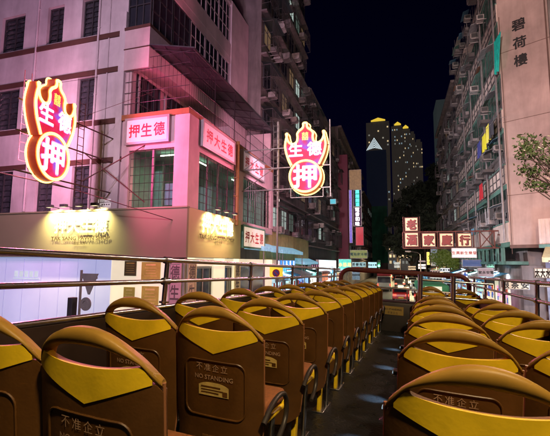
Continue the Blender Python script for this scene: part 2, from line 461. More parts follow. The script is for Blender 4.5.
# assumed courtesy lamps low on the right-hand plinth, added to throw cool pools on the aisle floor
for y in (3.0, 4.05, 5.4, 6.7, 8.0):
    b = MB(); b.rbox(-.235, -.195, y-.05, y+.05, .26, .30, .008, 0); b.box(-.243, -.236, y-.03, y+.03, .268, .28, 1); b.build('assumed_courtesy_lamp', [m_dark, glow('cool_lens', (.6,.85,1), .5)], bus)
    p = MBUS @ Vector((-.26, y, .27)); light('SPOT', p, (.55,.8,1), 45, .02, MBUS @ Vector((-.40, y+.02, 0)), 48, 1)
b = MB(); b.rbox(-.20, .0, 2.6, 8.6, 0, .14, .01); b.build('seat_plinth', m_dark, bus)
# ================================================================== SETTING
m_asph = mat('asphalt', (.045,.045,.05), rough=.55, var=.35, scale=.8, bump=.3)
m_pave = mat('paving', (.16,.15,.14), rough=.7, var=.3, scale=2, bump=.2)
m_line = mat('road_paint', (.7,.7,.66), rough=.6, var=.3, scale=6)
m_kerb = mat('kerb_stone', (.3,.29,.27), rough=.8, var=.2)
b = MB(); b.box(-600, 600, -60, 1200, -.3, -.004); tag(b.build('ground', m_asph), kind='structure')
b = MB(); b.box(-4.6, 3.4, -40, 300, -.002, .0); tag(b.build('road', m_asph), kind='structure')
b = MB()
for k in range(40): b.box(-.66, -.56, -20+k*5, -18+k*5, .001, .004)
for x in (-4.35, 3.15): b.box(x, x+.1, -20, 200, .001, .004)
tag(b.build('road_markings', m_line), kind='structure')
b = MB()
b.box(-7.6, -4.75, 13.3, 300, -.01, .13); b.box(3.55, 9, 27, 300, -.01, .13)
tag(b.build('pavement', m_pave), kind='structure')
b = MB()
b.box(-4.75, -4.6, 13.3, 300, -.01, .14); b.box(3.4, 3.55, 27, 300, -.01, .14)
tag(b.build('kerb', m_kerb), kind='structure')
# hill behind
m_hill = mat('hill_earth', (.02,.03,.015), rough=.95, var=.5, scale=.1)
bm = bmesh.new(); bmesh.ops.create_uvsphere(bm, u_segments=48, v_segments=24, radius=1)
for v in bm.verts:
    n = .08*math.sin(v.co.x*9+2)*math.cos(v.co.y*7)
    v.co = Vector((44 + v.co.x*38*(1+n), 175 + v.co.y*80, -1 + max(-.1, v.co.z)*40*(1+n)))
me = bpy.data.meshes.new('hill'); bm.to_mesh(me); bm.free(); me.materials.append(m_hill)
me.polygons.foreach_set('use_smooth', [True]*len(me.polygons))
o = bpy.data.objects.new('hill', me); COL.objects.link(o); tag(o, kind='structure')

# ------------------------------------------------------------------ materials of the street
m_wallw = mat('pale_render', (.64,.58,.60), rough=.85, var=.30, scale=.5, streak=.16, bump=.2)
m_wallp = mat('pink_render', (.66,.50,.52), rough=.85, var=.28, scale=.6, streak=.16, bump=.2)
m_band = mat('brown_band', (.11,.045,.035), rough=.7, var=.2, streak=.2)
m_orange = mat('orange_ledge', (.40,.15,.06), rough=.6, var=.2, streak=.2)
m_fascia = mat('bronze_fascia', (.25,.26,.15), rough=.5, var=.08, scale=.6)
m_fasc2 = mat('gold_fascia', (.52,.50,.24), rough=.5, var=.1, scale=.6)
m_glass = mat('window_glass', (.03,.034,.045), rough=.12, var=.3, scale=1.5, spec=.8)
m_glass2 = mat('louvre_glass', (.05,.055,.065), rough=.25, var=.4, scale=4, spec=.7)
m_frame = mat('iron_frame', (.045,.045,.05), rough=.5, var=.3)
m_canopy = mat('canopy_sheet', (.05,.07,.07), rough=.45, var=.4, scale=2, streak=.3)
m_wire = mat('cage_wire', (.07,.06,.07), rough=.4, var=.2, metal=.5)
m_white = mat('white_board', (.75,.72,.70), rough=.5, var=.06)
m_cream = mat('cream_tile_glow', (.72,.66,.52), rough=.45, var=.08, scale=2, emit=(1,.90,.62), es=.62)  # light on the cream wall put in as a warm glow
m_redtxt = mat('red_lettering', (.55,.02,.04), rough=.5, var=.1)
m_blk = mat('black_lettering', (.012,.010,.010), rough=.6, var=.1)
m_alu = mat('sign_frame', (.42,.40,.40), rough=.4, var=.15, metal=.3)
m_tubew = glow('fluorescent_tube', (.85,1,.75), 6)
m_room = mat('room_wall', (.14,.30,.24), rough=.9, var=.2)
m_pipe = mat('steel_pipe', (.30,.27,.27), rough=.45, var=.3, metal=.4)
m_redpipe = mat('red_pipe', (.45,.08,.05), rough=.5, var=.2)
m_board = glow('lit_white_board', (1,.62,.78), .12, base=(.75,.70,.70), var=.04)

# z levels on the cross-street wall
YC = 13.3
def zY(py, px=0, Y=YC): return onY(px, py, Y).z
zA, zB, zC, zD, zF = zY(57), zY(88), zY(134), zY(169), zY(215)
zG = onY(186, 257, YC).z
pawn = thing('pawn_shop_building', 'pale three-storey corner building washed in pink neon, stepped terraces above its gold pawn shop fascia', 'building', (-7.65, YC, 0))
PM = Matrix.Translation((7.65, -YC, 0))
def PB(): return MB(PM)
XU = onY(126, 60, YC).x      # edge of main wall
XM = onY(151, 50, YC).x      # upper terrace edge
XG = -7.65; YE = 24.0
# window columns on the wall
cols = []
for (pa, pb_) in ((2, 24.5), (47, 63), (81, 98)):
    cols.append((onY(pa, 30, YC).x, onY(pb_, 30, YC).x))
w_ = cols[0][1]-cols[0][0]
cols.insert(0, (cols[0][0]-3.1, cols[0][0]-1.4)); cols.insert(0, (cols[0][0]-3.1, cols[0][0]-1.4)); cols.insert(0, (cols[0][0]-3.1, cols[0][0]-1.4))
rows = [(zA+.17, zA+1.95), (zC+.16, zB-.13), (zF+.05, zD-.16), (zA+3.7, zA+5.4), (zA+7.2, zA+8.8)]
# wall with real openings: piers and spandrels
b = PB()
xs = [-34] + [x for c_ in cols for x in c_] + [XU]
zr = sorted(rows); zs = [0] + [z for r_ in zr for z in r_] + [20]
T = .35
for i in range(0, len(xs)-1, 2):      # piers
    b.box(xs[i], xs[i+1], YC, YC+T, 0, 20, 0)
for c_ in cols:
    for i in range(0, len(zs)-1, 2): b.box(c_[0], c_[1], YC+.001, YC+T-.001, zs[i], zs[i+1], 0)
b.box(-34, XU, YC+T+.3, YE, 0, 20, 0)
for zz in (zA, zB, zC, zD):
    b.box(-34, XU+.02, YC-.06, YC, zz-.12, zz+.10, 1)
b.box(XU-.30, XU, YC-.10, YC-.001, zF-.2, zA+.9, 0)
for k in (1, 3, 5):        # faint downpipes / joints
    b.tube([(XU-.9-k*.0, YC-.03, zF), (XU-.9, YC-.03, 19)], .03, 6, 0) if k == 1 else None
b.build('wall', [m_wallw, m_band], pawn)
def win(b, bp, x0, x1, z0, z1, y, nx=2, nz=6):
    b.box(x0, x1, y+.14, y+.20, z0, z0+.06); b.box(x0, x1, y+.14, y+.20, z1-.06, z1)
    for i in range(nx+1):
        x = x0+(x1-x0-.05)*i/nx; b.box(x, x+.05, y+.141, y+.199, z0+.06, z1-.06)
    n = nz
    for i in range(n):      # louvred panes
        za = z0+.06+(z1-z0-.12)*i/n; zb_ = za+(z1-z0-.12)/n
        M = Matrix.Translation((0, y+.18, za)) @ Matrix.Rotation(R(-12 + random.uniform(-1.5, 1.5)), 4, 'X')
        bp.box(x0+.05, x1-.05, 0, .012, 0, (zb_-za)*1.02, 0, M)
for c_ in cols:
    for r_ in rows:
        b = PB(); bp = PB(); win(b, bp, c_[0], c_[1], r_[0], r_[1], YC, nz=7)
        wf = b.build('window', m_frame, pawn); bp.build('pane', m_glass2, wf)
rn = random.Random(8)
for x_ in (-12.15, -15.6, -18.9):
    b = PB(); b.tube([(x_, YC-.05, zF+.1), (x_, YC-.05, 18)], .045, 8)
    for k in range(8): b.box(x_-.07, x_+.07, YC-.06, YC-.001, zF+.5+k*1.5, zF+.54+k*1.5)
    b.build('downpipe', m_wallw, pawn)
# --- upper terrace (third level) over the canopy
def zM(py): return onY(151, py, YC).z
zt0, zt1, zt2, zt3 = zM(68), zM(48), zM(45.5), zM(28)
b = PB()
b.box(XU, XM, YC-.12, YC+.15, zt0, zt3, 0); b.box(XM-.15, XM, YC+.15, YE-2.8, zt0+.35, zt3, 0)
b.box(XU, XM-.15, YC+.15, YE-2.8, zt0+.35, zt0+.55, 0)
b.box(XU-.02, XM+.03, YC-.16, YC+.2, zt3, zt3+.12, 1); b.box(XU-.02, XM+.03, YC-.15, YC-.119, zt2-.05, zt1+.02, 1)
b.box(XM-.18, XM+.03, YC+.2, YE-2.8, zt3, zt3+.12, 1)
b.box(XU, XM, YC+.1, YE-2.8, zt3+2.35, zt3+2.75, 0); b.box(XU, XM+.02, YC-.12, YE-2.8, zt3+2.75, zt3+3.6, 0)
b.box(XU, XM+.02, YC-.12, YE-2.8, zt3+6.2, zt3+7.0, 0)
b.box(XU, XM+.06, YE-2.8, YE, zt0-1.5, 20, 0)            # blank end bay
b.box(XU-.3, XU-.001, YC+.4, YE, zt3, 20, 1)
b.build('terrace', [m_wallp, m_band], pawn)
# glazed screens of the upper terrace
for k in range(5):
    y0 = YC + .1 + k*1.56; y1 = y0+1.5
    for zz in (zt3+.12, zt3+3.6):
        b = PB(); h = 2.2 if zz < zt3+1 else 2.4
        for i in range(4): b.box(XM-.09, XM-.04, y0+i*.48, y0+i*.48+.04, zz, zz+h)
        for i in range(4): b.box(XM-.088, XM-.042, y0, y1, zz+i*h/3.05, zz+i*h/3.05+.045)
        wf = b.build('window', m_wallp if k > 1 else m_frame, pawn)
        bp = PB(); bp.box(XM-.07, XM-.062, y0+.04, y1-.02, zz+.04, zz+h-.04); bp.build('pane', m_glass, wf)
b = PB()
for i in range(3): b.box(XU+.03, XM-.1, YC+.0, YC+.05, zt3+.12+i*1.0, zt3+.17+i*1.0)
for i in range(4): b.box(XU+.02+i*(XM-XU-.15)/3, XU+.07+i*(XM-XU-.15)/3, YC+.001, YC+.049, zt3+.12, zt3+2.3)
wf = b.build('window', m_frame, pawn); bp = PB(); bp.box(XU+.05, XM-.1, YC+.06, YC+.07, zt3+.12, zt3+2.3); bp.build('pane', m_glass, wf)
# canopy
XC = onY(196, 49, YC).x; zc0 = zM(46); zc1 = onY(196, 49, YC).z
b = PB()
n = 22
for i in range(n):
    ya = YC-.15 + (YE-YC)*i/n; yb_ = ya + (YE-YC)/n*.985
    b.add([(XM+.03, ya, zc0+.02), (XC, ya, zc1+.02), (XC, yb_, zc1+.02), (XM+.03, yb_, zc0+.02), (XM+.03, ya, zc0-.03), (XC, ya, zc1-.03), (XC, yb_, zc1-.03), (XM+.03, yb_, zc0-.03)],
          [(0,1,2,3),(7,6,5,4),(0,4,5,1),(1,5,6,2),(2,6,7,3),(3,7,4,0)], 0)
for i in range(4):
    t = i/3; x = XM+.05+(XC-XM-.08)*t; z = zc0+(zc1-zc0)*t-.07
    b.tube([(x, YC-.12, z), (x, YE, z)], .022, 6, 1)
for i in range(9):
    y = YC+.1+i*1.3; b.tube([(XM+.05, y, zc0-.10), (XC-.03, y, zc1-.10)], .022, 6, 1)
b.build('canopy', [m_canopy, m_wire], pawn)
# level 2 balcony: floor ledge, inner wall with dark windows, wire cage
zL = onY(150, 113, YC).z; zI0 = onY(133, 110, YC).z; zI1 = onY(133, 69, YC).z
XI = onY(131, 90, YC).x
b = PB()
b.box(XU, XG+.04, YC-.10, YE, zL-.22, zL, 0)
b.build('balcony_ledge', m_orange, pawn)
b = PB(); b.box(XU, XI, YC+.0, YE, zI1, zt0+.36, 0); b.box(XU, XI-.08, YC+.35, YE, zL, zI1, 0)
b.box(XU, XI, YC, YC+.3, zL, zI1, 0)
b.box(XI, XM, YC+.15, YE, zt0+.22, zt0+.35, 0)
for k in range(6): b.box(XI-.08, XI, YC+.5+k*2.0, YC+.62+k*2.0, zL, zI1, 0)
b.box(XM+.1, XG-.12, YE-.2, YE, zL, zc1-.05, 0)
b.build('balcony_wall', m_wallp, pawn)
for k in range(6):
    y0 = YC+.62+k*2.0-(.32 if k == 0 else 0); b = PB(); bp = PB()
    for i in range(5): b.box(XI-.07, XI-.01, y0+i*.44, y0+i*.44+.05, zL, zI1)
    for i in range(3): b.box(XI-.069, XI-.011, y0, y0+1.8, zL+i*.7, zL+i*.7+.05)
    wf = b.build('window', m_frame, pawn); bp.box(XI-.075, XI-.06, y0, y0+1.85, zL, zI1); bp.build('pane', m_glass, wf)
b = PB()
ZT = zc1-.05
n = 60
for i in range(n+1):
    y = YC-.05 + (YE-YC)*i/n
    b.tube([(XG, y, zL), (XG, y, zL+1.1 if i > 12 else ZT)], .0075, 4)
for z in (zL+.05, zL+.55, zL+1.1): b.tube([(XG, YC-.05, z), (XG, YE, z)], .014, 5)
for z in (zL+1.65, zL+2.2, ZT): b.tube([(XG, YC-.05, z), (XG, YC+2.2, z)], .011, 5)
n = 16
for i in range(n+1):
    x = XU+.05 + (XG-XU-.05)*i/n; b.tube([(x, YC-.05, zL), (x, YC-.05, min(ZT, zt0+.2) if x < XM else ZT)], .0075, 4)
for i in range(6):
    z = zL + (ZT-zL)*i/5; b.tube([(XU+.05, YC-.05, z), (XG, YC-.05, z)], .012, 5)
for y in (YC+2.2, YC+4.4, YC+6.6, YC+8.8): b.tube([(XG, y, zL), (XG, y, ZT)], .022, 6)
b.build('wire_cage', m_wire, pawn)
# level 1: enclosed storey with lit room behind a grille
zs1 = onY(150, 149, YC).z      # head of the opening (below the sign)
zf = onY(150, 208, YC).z
b = PB()
YH = YC+10.7
b.box(XU, XG, YC, YC+.25, zs1, zL-.22, 0); b.box(XG-.25, XG, YC+.25, YH, zs1, zL-.22, 0)
xa = onY(174, 180, YC).x
b.box(xa, XG+.06, YC-.06, YC+.8, zf, zL-.22, 0)
b.box(XU, onY(128, 180, YC).x, YC, YC+.3, zf, zs1, 0)
for y in (YC+5.05, YH-.55): b.box(XG-.25, XG+.04, y, y+.55, zf, zs1, 0)
b.box(XU, XG, YC, YH, zf-.35, zf, 0)
b.build('sign_storey', m_wallp, pawn)
b = PB(); b.box(XU, XG-.3, YH-.9, YH-.8, zf, zs1+.2); b.box(XU, XU+.05, YC+.3, YH, zf, zs1+.2); b.box(XU, XG-.25, YC+.25, YH, zs1+.15, zs1+.2)
b.box(XU+.05, XU+.5, YC+2.2, YC+2.3, zf, zs1+.1); b.box(XU+.5, XG-1.2, YC+4.5, YC+4.6, zf, zs1+.1)
b.build('lit_room', m_room, pawn)
for (x, y, dx, dy) in ((-9.0, YC+1.1, .6, 0), (-8.5, YC+2.6, 0, .6), (-8.6, YC+7.0, 0, .6)):
    b = PB(); z = zs1+.02; b.tube([(x-dx, y-dy, z), (x+dx, y+dy, z)], .03, 8); b.build('fluorescent_tube', m_tubew, pawn)
def grille(b, M, w, h, nx, nz, r=.010):
    for i in range(nx+1): b.tube([(w*i/nx, 0, 0), (w*i/nx, h, 0)], r, 4, M=M)
    for j in range(nz+1): b.tube([(0, h*j/nz, 0), (w, h*j/nz, 0)], r*1.1, 4, M=M)
b = PB(); x0 = onY(129, 180, YC).x; grille(b, faceS(x0, YC+.05, zf), xa-x0, zs1-zf, 9, 7); b.box(x0+ (xa-x0)*.48, x0+(xa-x0)*.52, YC+.07, YC+.12, zf, zs1); b.build('window_grille', m_wire, pawn)
b = PB(); grille(b, faceE(XG-.04, YC+.8, zf), 4.25, zs1-zf, 14, 7); b.build('window_grille', m_wire, pawn)
b = PB(); grille(b, faceE(XG-.04, YC+5.6, zf), 4.5, zs1-zf, 14, 7); b.build('window_grille', m_wire, pawn)
for (y0, y1) in ((YC+.8, YC+5.05), (YC+5.6, YH-.55)):
    b = PB(); bp = PB()
    for i in range(5): y = y0+(y1-y0-.06)*i/4; b.box(XG-.16, XG-.11, y, y+.06, zf, zs1)
    wf = b.build('window', m_frame, pawn)
b = PB(); b.box(xa-.45, xa-.1, YC+.1, YC+.16, zf+.1, zf+.95); b.build('window_blind', mat('teal_cloth', (.05,.25,.22)), pawn)
# fascia
b = PB()
b.box(-34, XG+.12, YC-.14, YC, zG, zF, 0)
zF2 = zf-.02
b.box(XG, XG+.10, YC, YC+5.2, zG, zF2, 1)
b.box(-34, XG+.16, YC-.17, YC-.141, zG-.02, zG+.05, 0); b.box(-34, XG+.14, YC-.19, YC+.02, zF, zF+.06, 0)
b.box(XG-.4, XG+.3, YC-.2, YE, zF2, zF2+.06, 2) if False else None
b.build('fascia', [m_fascia, m_fasc2, m_orange], pawn)
m_fl = mat('fascia_lettering', (.05,.035,.015), rough=.5)
m_flg = glow('backlit_lettering', (1,.85,.45), 4)
pa = onY(90, 233, YC)
wid = onY(112, 233, YC).x - onY(56, 233, YC).x
def fascia_text(name, M, w):
    b = PB()
    b.text('押大生德', M @ Matrix.Translation((0, .30, .035)), h=w*.21, w=w*.92, mi=0, bold=.02)
    b.text('TAK SANG PAWN SHOP', M @ Matrix.Translation((0, -.22, .02)), w=w*1.04, h=w*.052, mi=1, bold=.01)
    b.text('德生大押', M @ Matrix.Translation((0, -.42, .02)), w=w*.22, h=w*.05, mi=1)
    b.build(name, [m_flg, m_fl], pawn)
fascia_text('fascia_lettering', faceS((onY(56,233,YC).x+onY(112,233,YC).x)/2, YC-.16, pa.z), wid)
p1 = onX(197, 235, XG); p2 = onX(231, 240, XG)
fascia_text('fascia_lettering', faceE(XG+.12, (p1.y+p2.y)/2, (zF2+zG)/2+.12), (p2.y-p1.y))
# spotlights on arms above the fascia
for i, px in enumerate((49, 63, 78, 94)):
    x = onY(px, 214, YC-.5).x; z = zF+.18
    b = PB(); b.tube([(x, YC, z), (x, YC-.45, z+.05)], .014, 6); b.rbox(x-.14, x+.14, YC-.58, YC-.40, z-.02, z+.09, .015)
    s_ = b.build('spotlight', m_frame, pawn, smooth=40)
    b = PB(); b.box(x-.10, x+.10, YC-.57, YC-.43, z-.03, z-.021); b.build('lens', glow('lamp_lens', (1,.85,.5), 1.2), s_)
    light('SPOT', (x, YC-.50, z-.05), (1,.74,.34), 620, .05, (x, YC-.05, z-.75), 125, .9)
for dy in (1.7, 2.6, 3.5):
    b = PB(); y = YC+dy; z = zF2+.12
    b.tube([(XG, y, z), (XG+.45, y, z+.04)], .014, 6); b.rbox(XG+.40, XG+.58, y-.13, y+.13, z-.02, z+.08, .015)
    s_ = b.build('spotlight', m_frame, pawn, smooth=40)
    b = PB(); b.box(XG+.42, XG+.56, y-.1, y+.1, z-.03, z-.021); b.build('lens', glow('lamp_lens', (1,.85,.5), 1.2), s_)
    light('SPOT', (XG+.50, y, z-.05), (1,.76,.36), 240, .05, (XG+.05, y, z-.75), 125, .9)
# ground floor
b = PB()
xw = onY(111, 275, YC).x
m_hoard = mat('hoarding_glow', (.60,.64,.84), rough=.5, var=.12, scale=.35, emit=(.50,.60,1), es=.48)  # blue light on the hoarding is put in as emission, joints included
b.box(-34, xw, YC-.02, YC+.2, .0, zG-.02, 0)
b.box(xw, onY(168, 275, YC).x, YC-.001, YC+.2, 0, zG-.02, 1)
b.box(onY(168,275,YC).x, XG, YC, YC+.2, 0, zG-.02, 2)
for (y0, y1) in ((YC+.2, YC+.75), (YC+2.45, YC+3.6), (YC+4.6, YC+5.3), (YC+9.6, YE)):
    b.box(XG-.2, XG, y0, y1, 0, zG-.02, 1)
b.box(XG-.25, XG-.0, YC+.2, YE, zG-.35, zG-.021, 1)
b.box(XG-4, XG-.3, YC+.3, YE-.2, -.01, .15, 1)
b.box(onY(14,274,YC).x, onY(40,274,YC).x, YC-.03, YC-.021, onY(27,279,YC).z, onY(27,278,YC).z, 3)
for i in range(5): b.box(onY(15+i*5,274,YC).x, onY(18.5+i*5,274,YC).x, YC-.03, YC-.021, onY(27,277,YC).z, onY(27,271,YC).z, 3)
for i in range(6): b.box(onY(6+i*18,274,YC).x-.01, onY(6+i*18,274,YC).x+.01, YC-.026, YC-.0205, 0, zG-.1, 4)
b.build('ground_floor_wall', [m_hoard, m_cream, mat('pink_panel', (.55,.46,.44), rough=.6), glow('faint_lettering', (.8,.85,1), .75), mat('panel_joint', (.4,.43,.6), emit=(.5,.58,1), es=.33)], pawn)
for (y0, y1) in ((YC+.75, YC+2.45), (YC+3.6, YC+4.6), (YC+5.3, YC+9.6)):
    b = PB()
    b.box(XG-.14, XG-.08, y0, y1, .0, .1); b.box(XG-.14, XG-.08, y0, y1, zG-.45, zG-.36)
    for y in (y0, (y0+y1)/2, y1-.06): b.box(XG-.139, XG-.081, y, y+.06, .1, zG-.45)
    wf = b.build('window', m_alu, pawn); bp = PB(); bp.box(XG-.12, XG-.11, y0+.05, y1-.05, .1, zG-.45); bp.build('pane', m_glass, wf)
# street name plate
c0 = onY(106.5, 203.5, YC)
b = PB(); b.box(c0.x-.38, c0.x+.38, YC-.05, YC-.002, c0.z-.17, c0.z+.17, 0); b.box(c0.x-.34, c0.x+.34, YC-.053, YC-.0501, c0.z-.13, c0.z-.12, 1)
b.box(c0.x-.34, c0.x+.34, YC-.053, YC-.0501, c0.z+.12, c0.z+.13, 1)
rr_ = random.Random(3)
for i in range(12): b.box(c0.x-.29+i*.05, c0.x-.26+i*.05, YC-.053, YC-.0501, c0.z+.02, c0.z+.07+rr_.random()*.02, 1)
for i in range(4): b.box(c0.x-.2+i*.11, c0.x-.13+i*.11, YC-.053, YC-.0501, c0.z-.08, c0.z-.02, 1)
tag(b.build('street_name_plate', [glow('plate_white', (1,.85,.9), .35, base=(.75,.72,.70)), mat('plate_grey', (.25,.22,.25))]), 'small white street name plate fixed just above the bronze fascia', 'sign').location = (7.65-7.65, 0, 0)  # plate given a small glow of its own against the dim pink light
COL.objects['street_name_plate'].matrix_world = PM.inverted()

# ------------------------------------------------------------------ flat signboards on the pawn shop
def signboard(label, M, w, h, s_, box=.14, ring=m_alu, face=m_board, txt=m_redtxt, vertical=False, bold=.02, scale_t=.5):
    t = thing('sign_board', label, 'sign', M=M)
    b = MB(); b.box(-w/2, w/2, -h/2, h/2, 0, box, 0); b.build('sign_box', m_alu if ring is m_alu else ring, t)
    b = MB(); e = .05*min(w, h)+.02
    for (x0,x1,y0,y1) in ((-w/2-.02,w/2+.02,h/2-e,h/2+.02), (-w/2-.02,w/2+.02,-h/2-.02,-h/2+e), (-w/2-.02,-w/2+e,-h/2+e,h/2-e), (w/2-e,w/2+.02,-h/2+e,h/2-e)):
        b.box(x0,x1,y0,y1,box-.02,box+.03)
    b.build('frame', ring, t)
    b = MB(); b.box(-w/2+e+.001, w/2-e-.001, -h/2+e+.001, h/2-e-.001, box+.001, box+.008, 0)
    n = len(s_)
    for i, ch in enumerate(s_):
        if vertical: cx, cy = 0, h/2 - h*(i+.5)/n; ch_h = h/n*.72; cw = min(w*.72, ch_h)
        else: cx, cy = -w/2 + w*(i+.5)*.86/n + w*.07, 0; ch_h = h*scale_t; cw = min(ch_h, w/n*.72)
        b.text(ch, Matrix.Translation((cx, cy, box+.011)), h=ch_h, w=cw, mi=1, bold=bold)
    b.build('face_panel', [face, txt], t); return t
p0 = onY(128, 131, YC); p1 = onY(171, 131, YC)
signboard('white board reading three red characters, fixed on the wall that faces the cross street', faceS((p0.x+p1.x)/2, YC-.02, onY(150, 131, YC).z), p1.x-p0.x, 1.05, '押生德')
p0 = onX(199.5, 135, XG); p1 = onX(232, 152, XG)
signboard('white board reading four red characters beside the white corner column', faceE(XG+.02, (p0.y+p1.y)/2, p0.z*.5+p1.z*.5), p1.y-p0.y, 1.1, '押大生德')
p0 = onX(240, 158, XG); p1 = onX(262, 175, XG)
signboard('white board with red characters behind the sign bracket and orange pipe', faceE(XG+.02, (p0.y+p1.y)/2, p0.z*.5+p1.z*.5), p1.y-p0.y, 1.1, '押大生德')
p0 = onX(240, 237, XG); p1 = onX(262, 239, XG)
signboard('white board with green border at the end of the gold fascia', faceE(XG+.02, (p0.y+p1.y)/2, p0.z*.5+p1.z*.5), p1.y-p0.y, 1.15, '押大生德', ring=mat('green_frame', (.12,.32,.22)), face=glow('cream_lit_board', (1,.8,.6), .55, base=(.7,.65,.6)))
# vertical couplet boards and plaques at ground floor
for (px, kind, lb) in ((176, 'S', 'pale pink upright board with grey characters left of the corner'), (190, 'E', 'narrow cream upright board with dark characters right of the corner'), (236, 'E', 'cream upright board with dark characters by the third shop window')):
    if kind == 'S':
        p = onY(px, 280, YC); M = faceS(p.x, YC-.03, 2.5); w = onY(182,280,YC).x-onY(170,280,YC).x; fc = mat('pink_board', (.58,.50,.47), rough=.6)
    else:
        p = onX(px, 280, XG); M = faceE(XG+.03, p.y, 2.5); w = .62; fc = mat('cream_board', (.72,.66,.48), rough=.6)
    signboard(lb, M, w, 2.9, '德生大押', box=.04, ring=fc, face=fc, txt=mat('grey_lettering', (.13,.12,.11)), vertical=True)
for (pa_, pb_, ya, yb2, fc, tx, lb) in ((125,136,261,276,(.08,.07,.04),(.5,.4,.1),'dark plaque with gold marks on the cream wall'), (142,160,262,280,(.36,.26,.07),(.85,.7,.25),'gold plaque with pale writing on the cream wall'),
                              (124,134,287,306,(.20,.15,.05),(.6,.5,.2),'lower narrow gold plaque on the cream wall'), (142,158,286,308,(.20,.14,.06),(.7,.6,.3),'lower wide brown plaque on the cream wall')):
    p0 = onY(pa_, ya, YC-.02); p1 = onY(pb_, yb2, YC-.02); w = p1.x-p0.x; h = p0.z-p1.z
    b = MB(); b.box(-w/2, w/2, -h/2, h/2, 0, .03, 0); M = faceS((p0.x+p1.x)/2, YC-.006, (p0.z+p1.z)/2)
    rr_ = random.Random(pa_+ya)
    for k in range(5):
        ww = w*(.25+.15*rr_.random()); b.box(-ww, ww, h*(.30-.15*k), h*(.30-.15*k)+h*(.09 if k == 0 else .03), .031, .034, 1)
    o = b.build('wall_plaque', [mat('plaque_%d' % pa_, fc, rough=.4, emit=(.9,.6,.1), es=.18 if fc[0] > .1 else .02), mat('plaque_mark_%d' % pa_, tx, rough=.4)]); o.matrix_world = M  # gold glow put into the plaques to offset the pink neon light
    tag(o, lb, 'plaque')
# orange downpipe and bracket pipes
p = onX(237.5, 175, XG+.15)
b = MB(); b.tube([(XG+.15, p.y, zf-.3), (XG+.15, p.y, zL)], .085, 12)
for z in (zf+.2, zf+1.1, zf+2.0): b.box(XG, XG+.2, p.y-.12, p.y+.12, z, z+.05)
tag(b.build('drain_pipe', mat('orange_pipe', (.55,.26,.08), rough=.5, streak=.2), smooth=50), 'orange downpipe on the street wall beside the four-character board', 'pipe')
# ================================================================== NEON SIGNS
half = [(0,-20),(18,-20),(24,-45),(45,-68),(52,-95),(48,-128),(72,-148),(100,-132),(122,-54),(155,-122),(160,-180),(146,-252),(112,-322)]
Ux = .0064
def P(x, y): return (x*Ux, -(y+315)*Ux)
def smoothp(pts, it=2):
    for _ in range(it):
        q = []
        for i in range(len(pts)):
            a = Vector(pts[i]); c = Vector(pts[(i+1) % len(pts)]); q += [tuple(a*.75+c*.25), tuple(a*.25+c*.75)]
        pts = q
    return pts
loop_t = [(x*Ux, y*Ux) for x, y in [(0,20)]]
# bat outline, y up: top at +, join at -
bat = [(22,-3),(26,14),(14,28),(-14,28),(-26,14),(-22,-3)]
right = [(28,-18),(54,-34),(72,-62),(66,-92),(72,-124),(98,-134),(126,-114),(142,-36),(150,-72),(160,-110),(166,-160),(150,-232),(112,-310)]
left = [(-x, y) for x, y in right][::-1]
def sc(p): return (p[0]*Ux, (p[1]+245)*Ux)
bat_open = [sc(p) for p in left] + [sc(p) for p in ((-22,-3),(-26,14),(-14,28),(14,28),(26,14),(22,-3))] + [sc(p) for p in right]
def smooth_open(pts, it=2):
    for _ in range(it):
        q = [pts[0]]
        for i in range(len(pts)-1):
            a = Vector(pts[i]); c = Vector(pts[i+1]); q += [tuple(a*.78+c*.22), tuple(a*.22+c*.78)]
        q.append(pts[-1]); pts = q
    return pts
bat_s = smooth_open(bat_open, 2)
CC = sc((0,-392)); CR = 128*Ux
circ = [(CC[0]+CR*math.cos(R(a)), CC[1]+CR*math.sin(R(a))) for a in range(0, 360, 8)]
m_side = glow('sign_side', (.9,.08,.02), .25, base=(.25,.03,.02))
m_tube = glow('neon_tube', (1,.66,.16), 4.5)
m_halo = glow('neon_glow_band', (1,.13,.01), 2.2, base=(.15,.02,.01), var=.3, scale=9)
m_chr = glow('neon_lettering', (.92,.93,1), 5)
m_char2 = glow('neon_lettering_rim', (1,.25,.75), 1.6)
# face: magenta at rim, blue-violet in the middle
m_face = mat('neon_face', (.10,.01,.03), emit=(.95,.03,.18), es=.95, var=.35, scale=3)
nt = m_face.node_tree; g = nt.nodes.new('ShaderNodeTexNoise'); g.inputs['Scale'].default_value = 1.6; g.inputs['Detail'].default_value = 1
tcn = nt.nodes.new('ShaderNodeTexCoord'); nt.links.new(tcn.outputs['Object'], g.inputs['Vector'])
cr_ = nt.nodes.new('ShaderNodeValToRGB'); cr_.color_ramp.elements[0].position = .36; cr_.color_ramp.elements[0].color = (.95,.01,.05,1); cr_.color_ramp.elements[1].position = .68; cr_.color_ramp.elements[1].color = (.25,.10,.80,1)
e_ = cr_.color_ramp.elements.new(.56); e_.color = (.95,.02,.16,1)
nt.links.new(g.outputs[0], cr_.inputs[0]); nt.links.new(cr_.outputs[0], nt.nodes['Principled BSDF'].inputs['Emission Color'])
def offs(pts, c, k): return [(c[0]+(p[0]-c[0])*k, c[1]+(p[1]-c[1])*k) for p in pts]
def shrink(pts, d, closed):
    out = []; n = len(pts)
    for i in range(n):
        a = Vector(pts[i-1] if (closed or i > 0) else pts[0]); c = Vector(pts[(i+1) % n] if (closed or i < n-1) else pts[-1])
        t = (c-a).normalized(); nrm = Vector((t.y, -t.x)); out.append(tuple(Vector(pts[i]) + nrm*d))
    return out
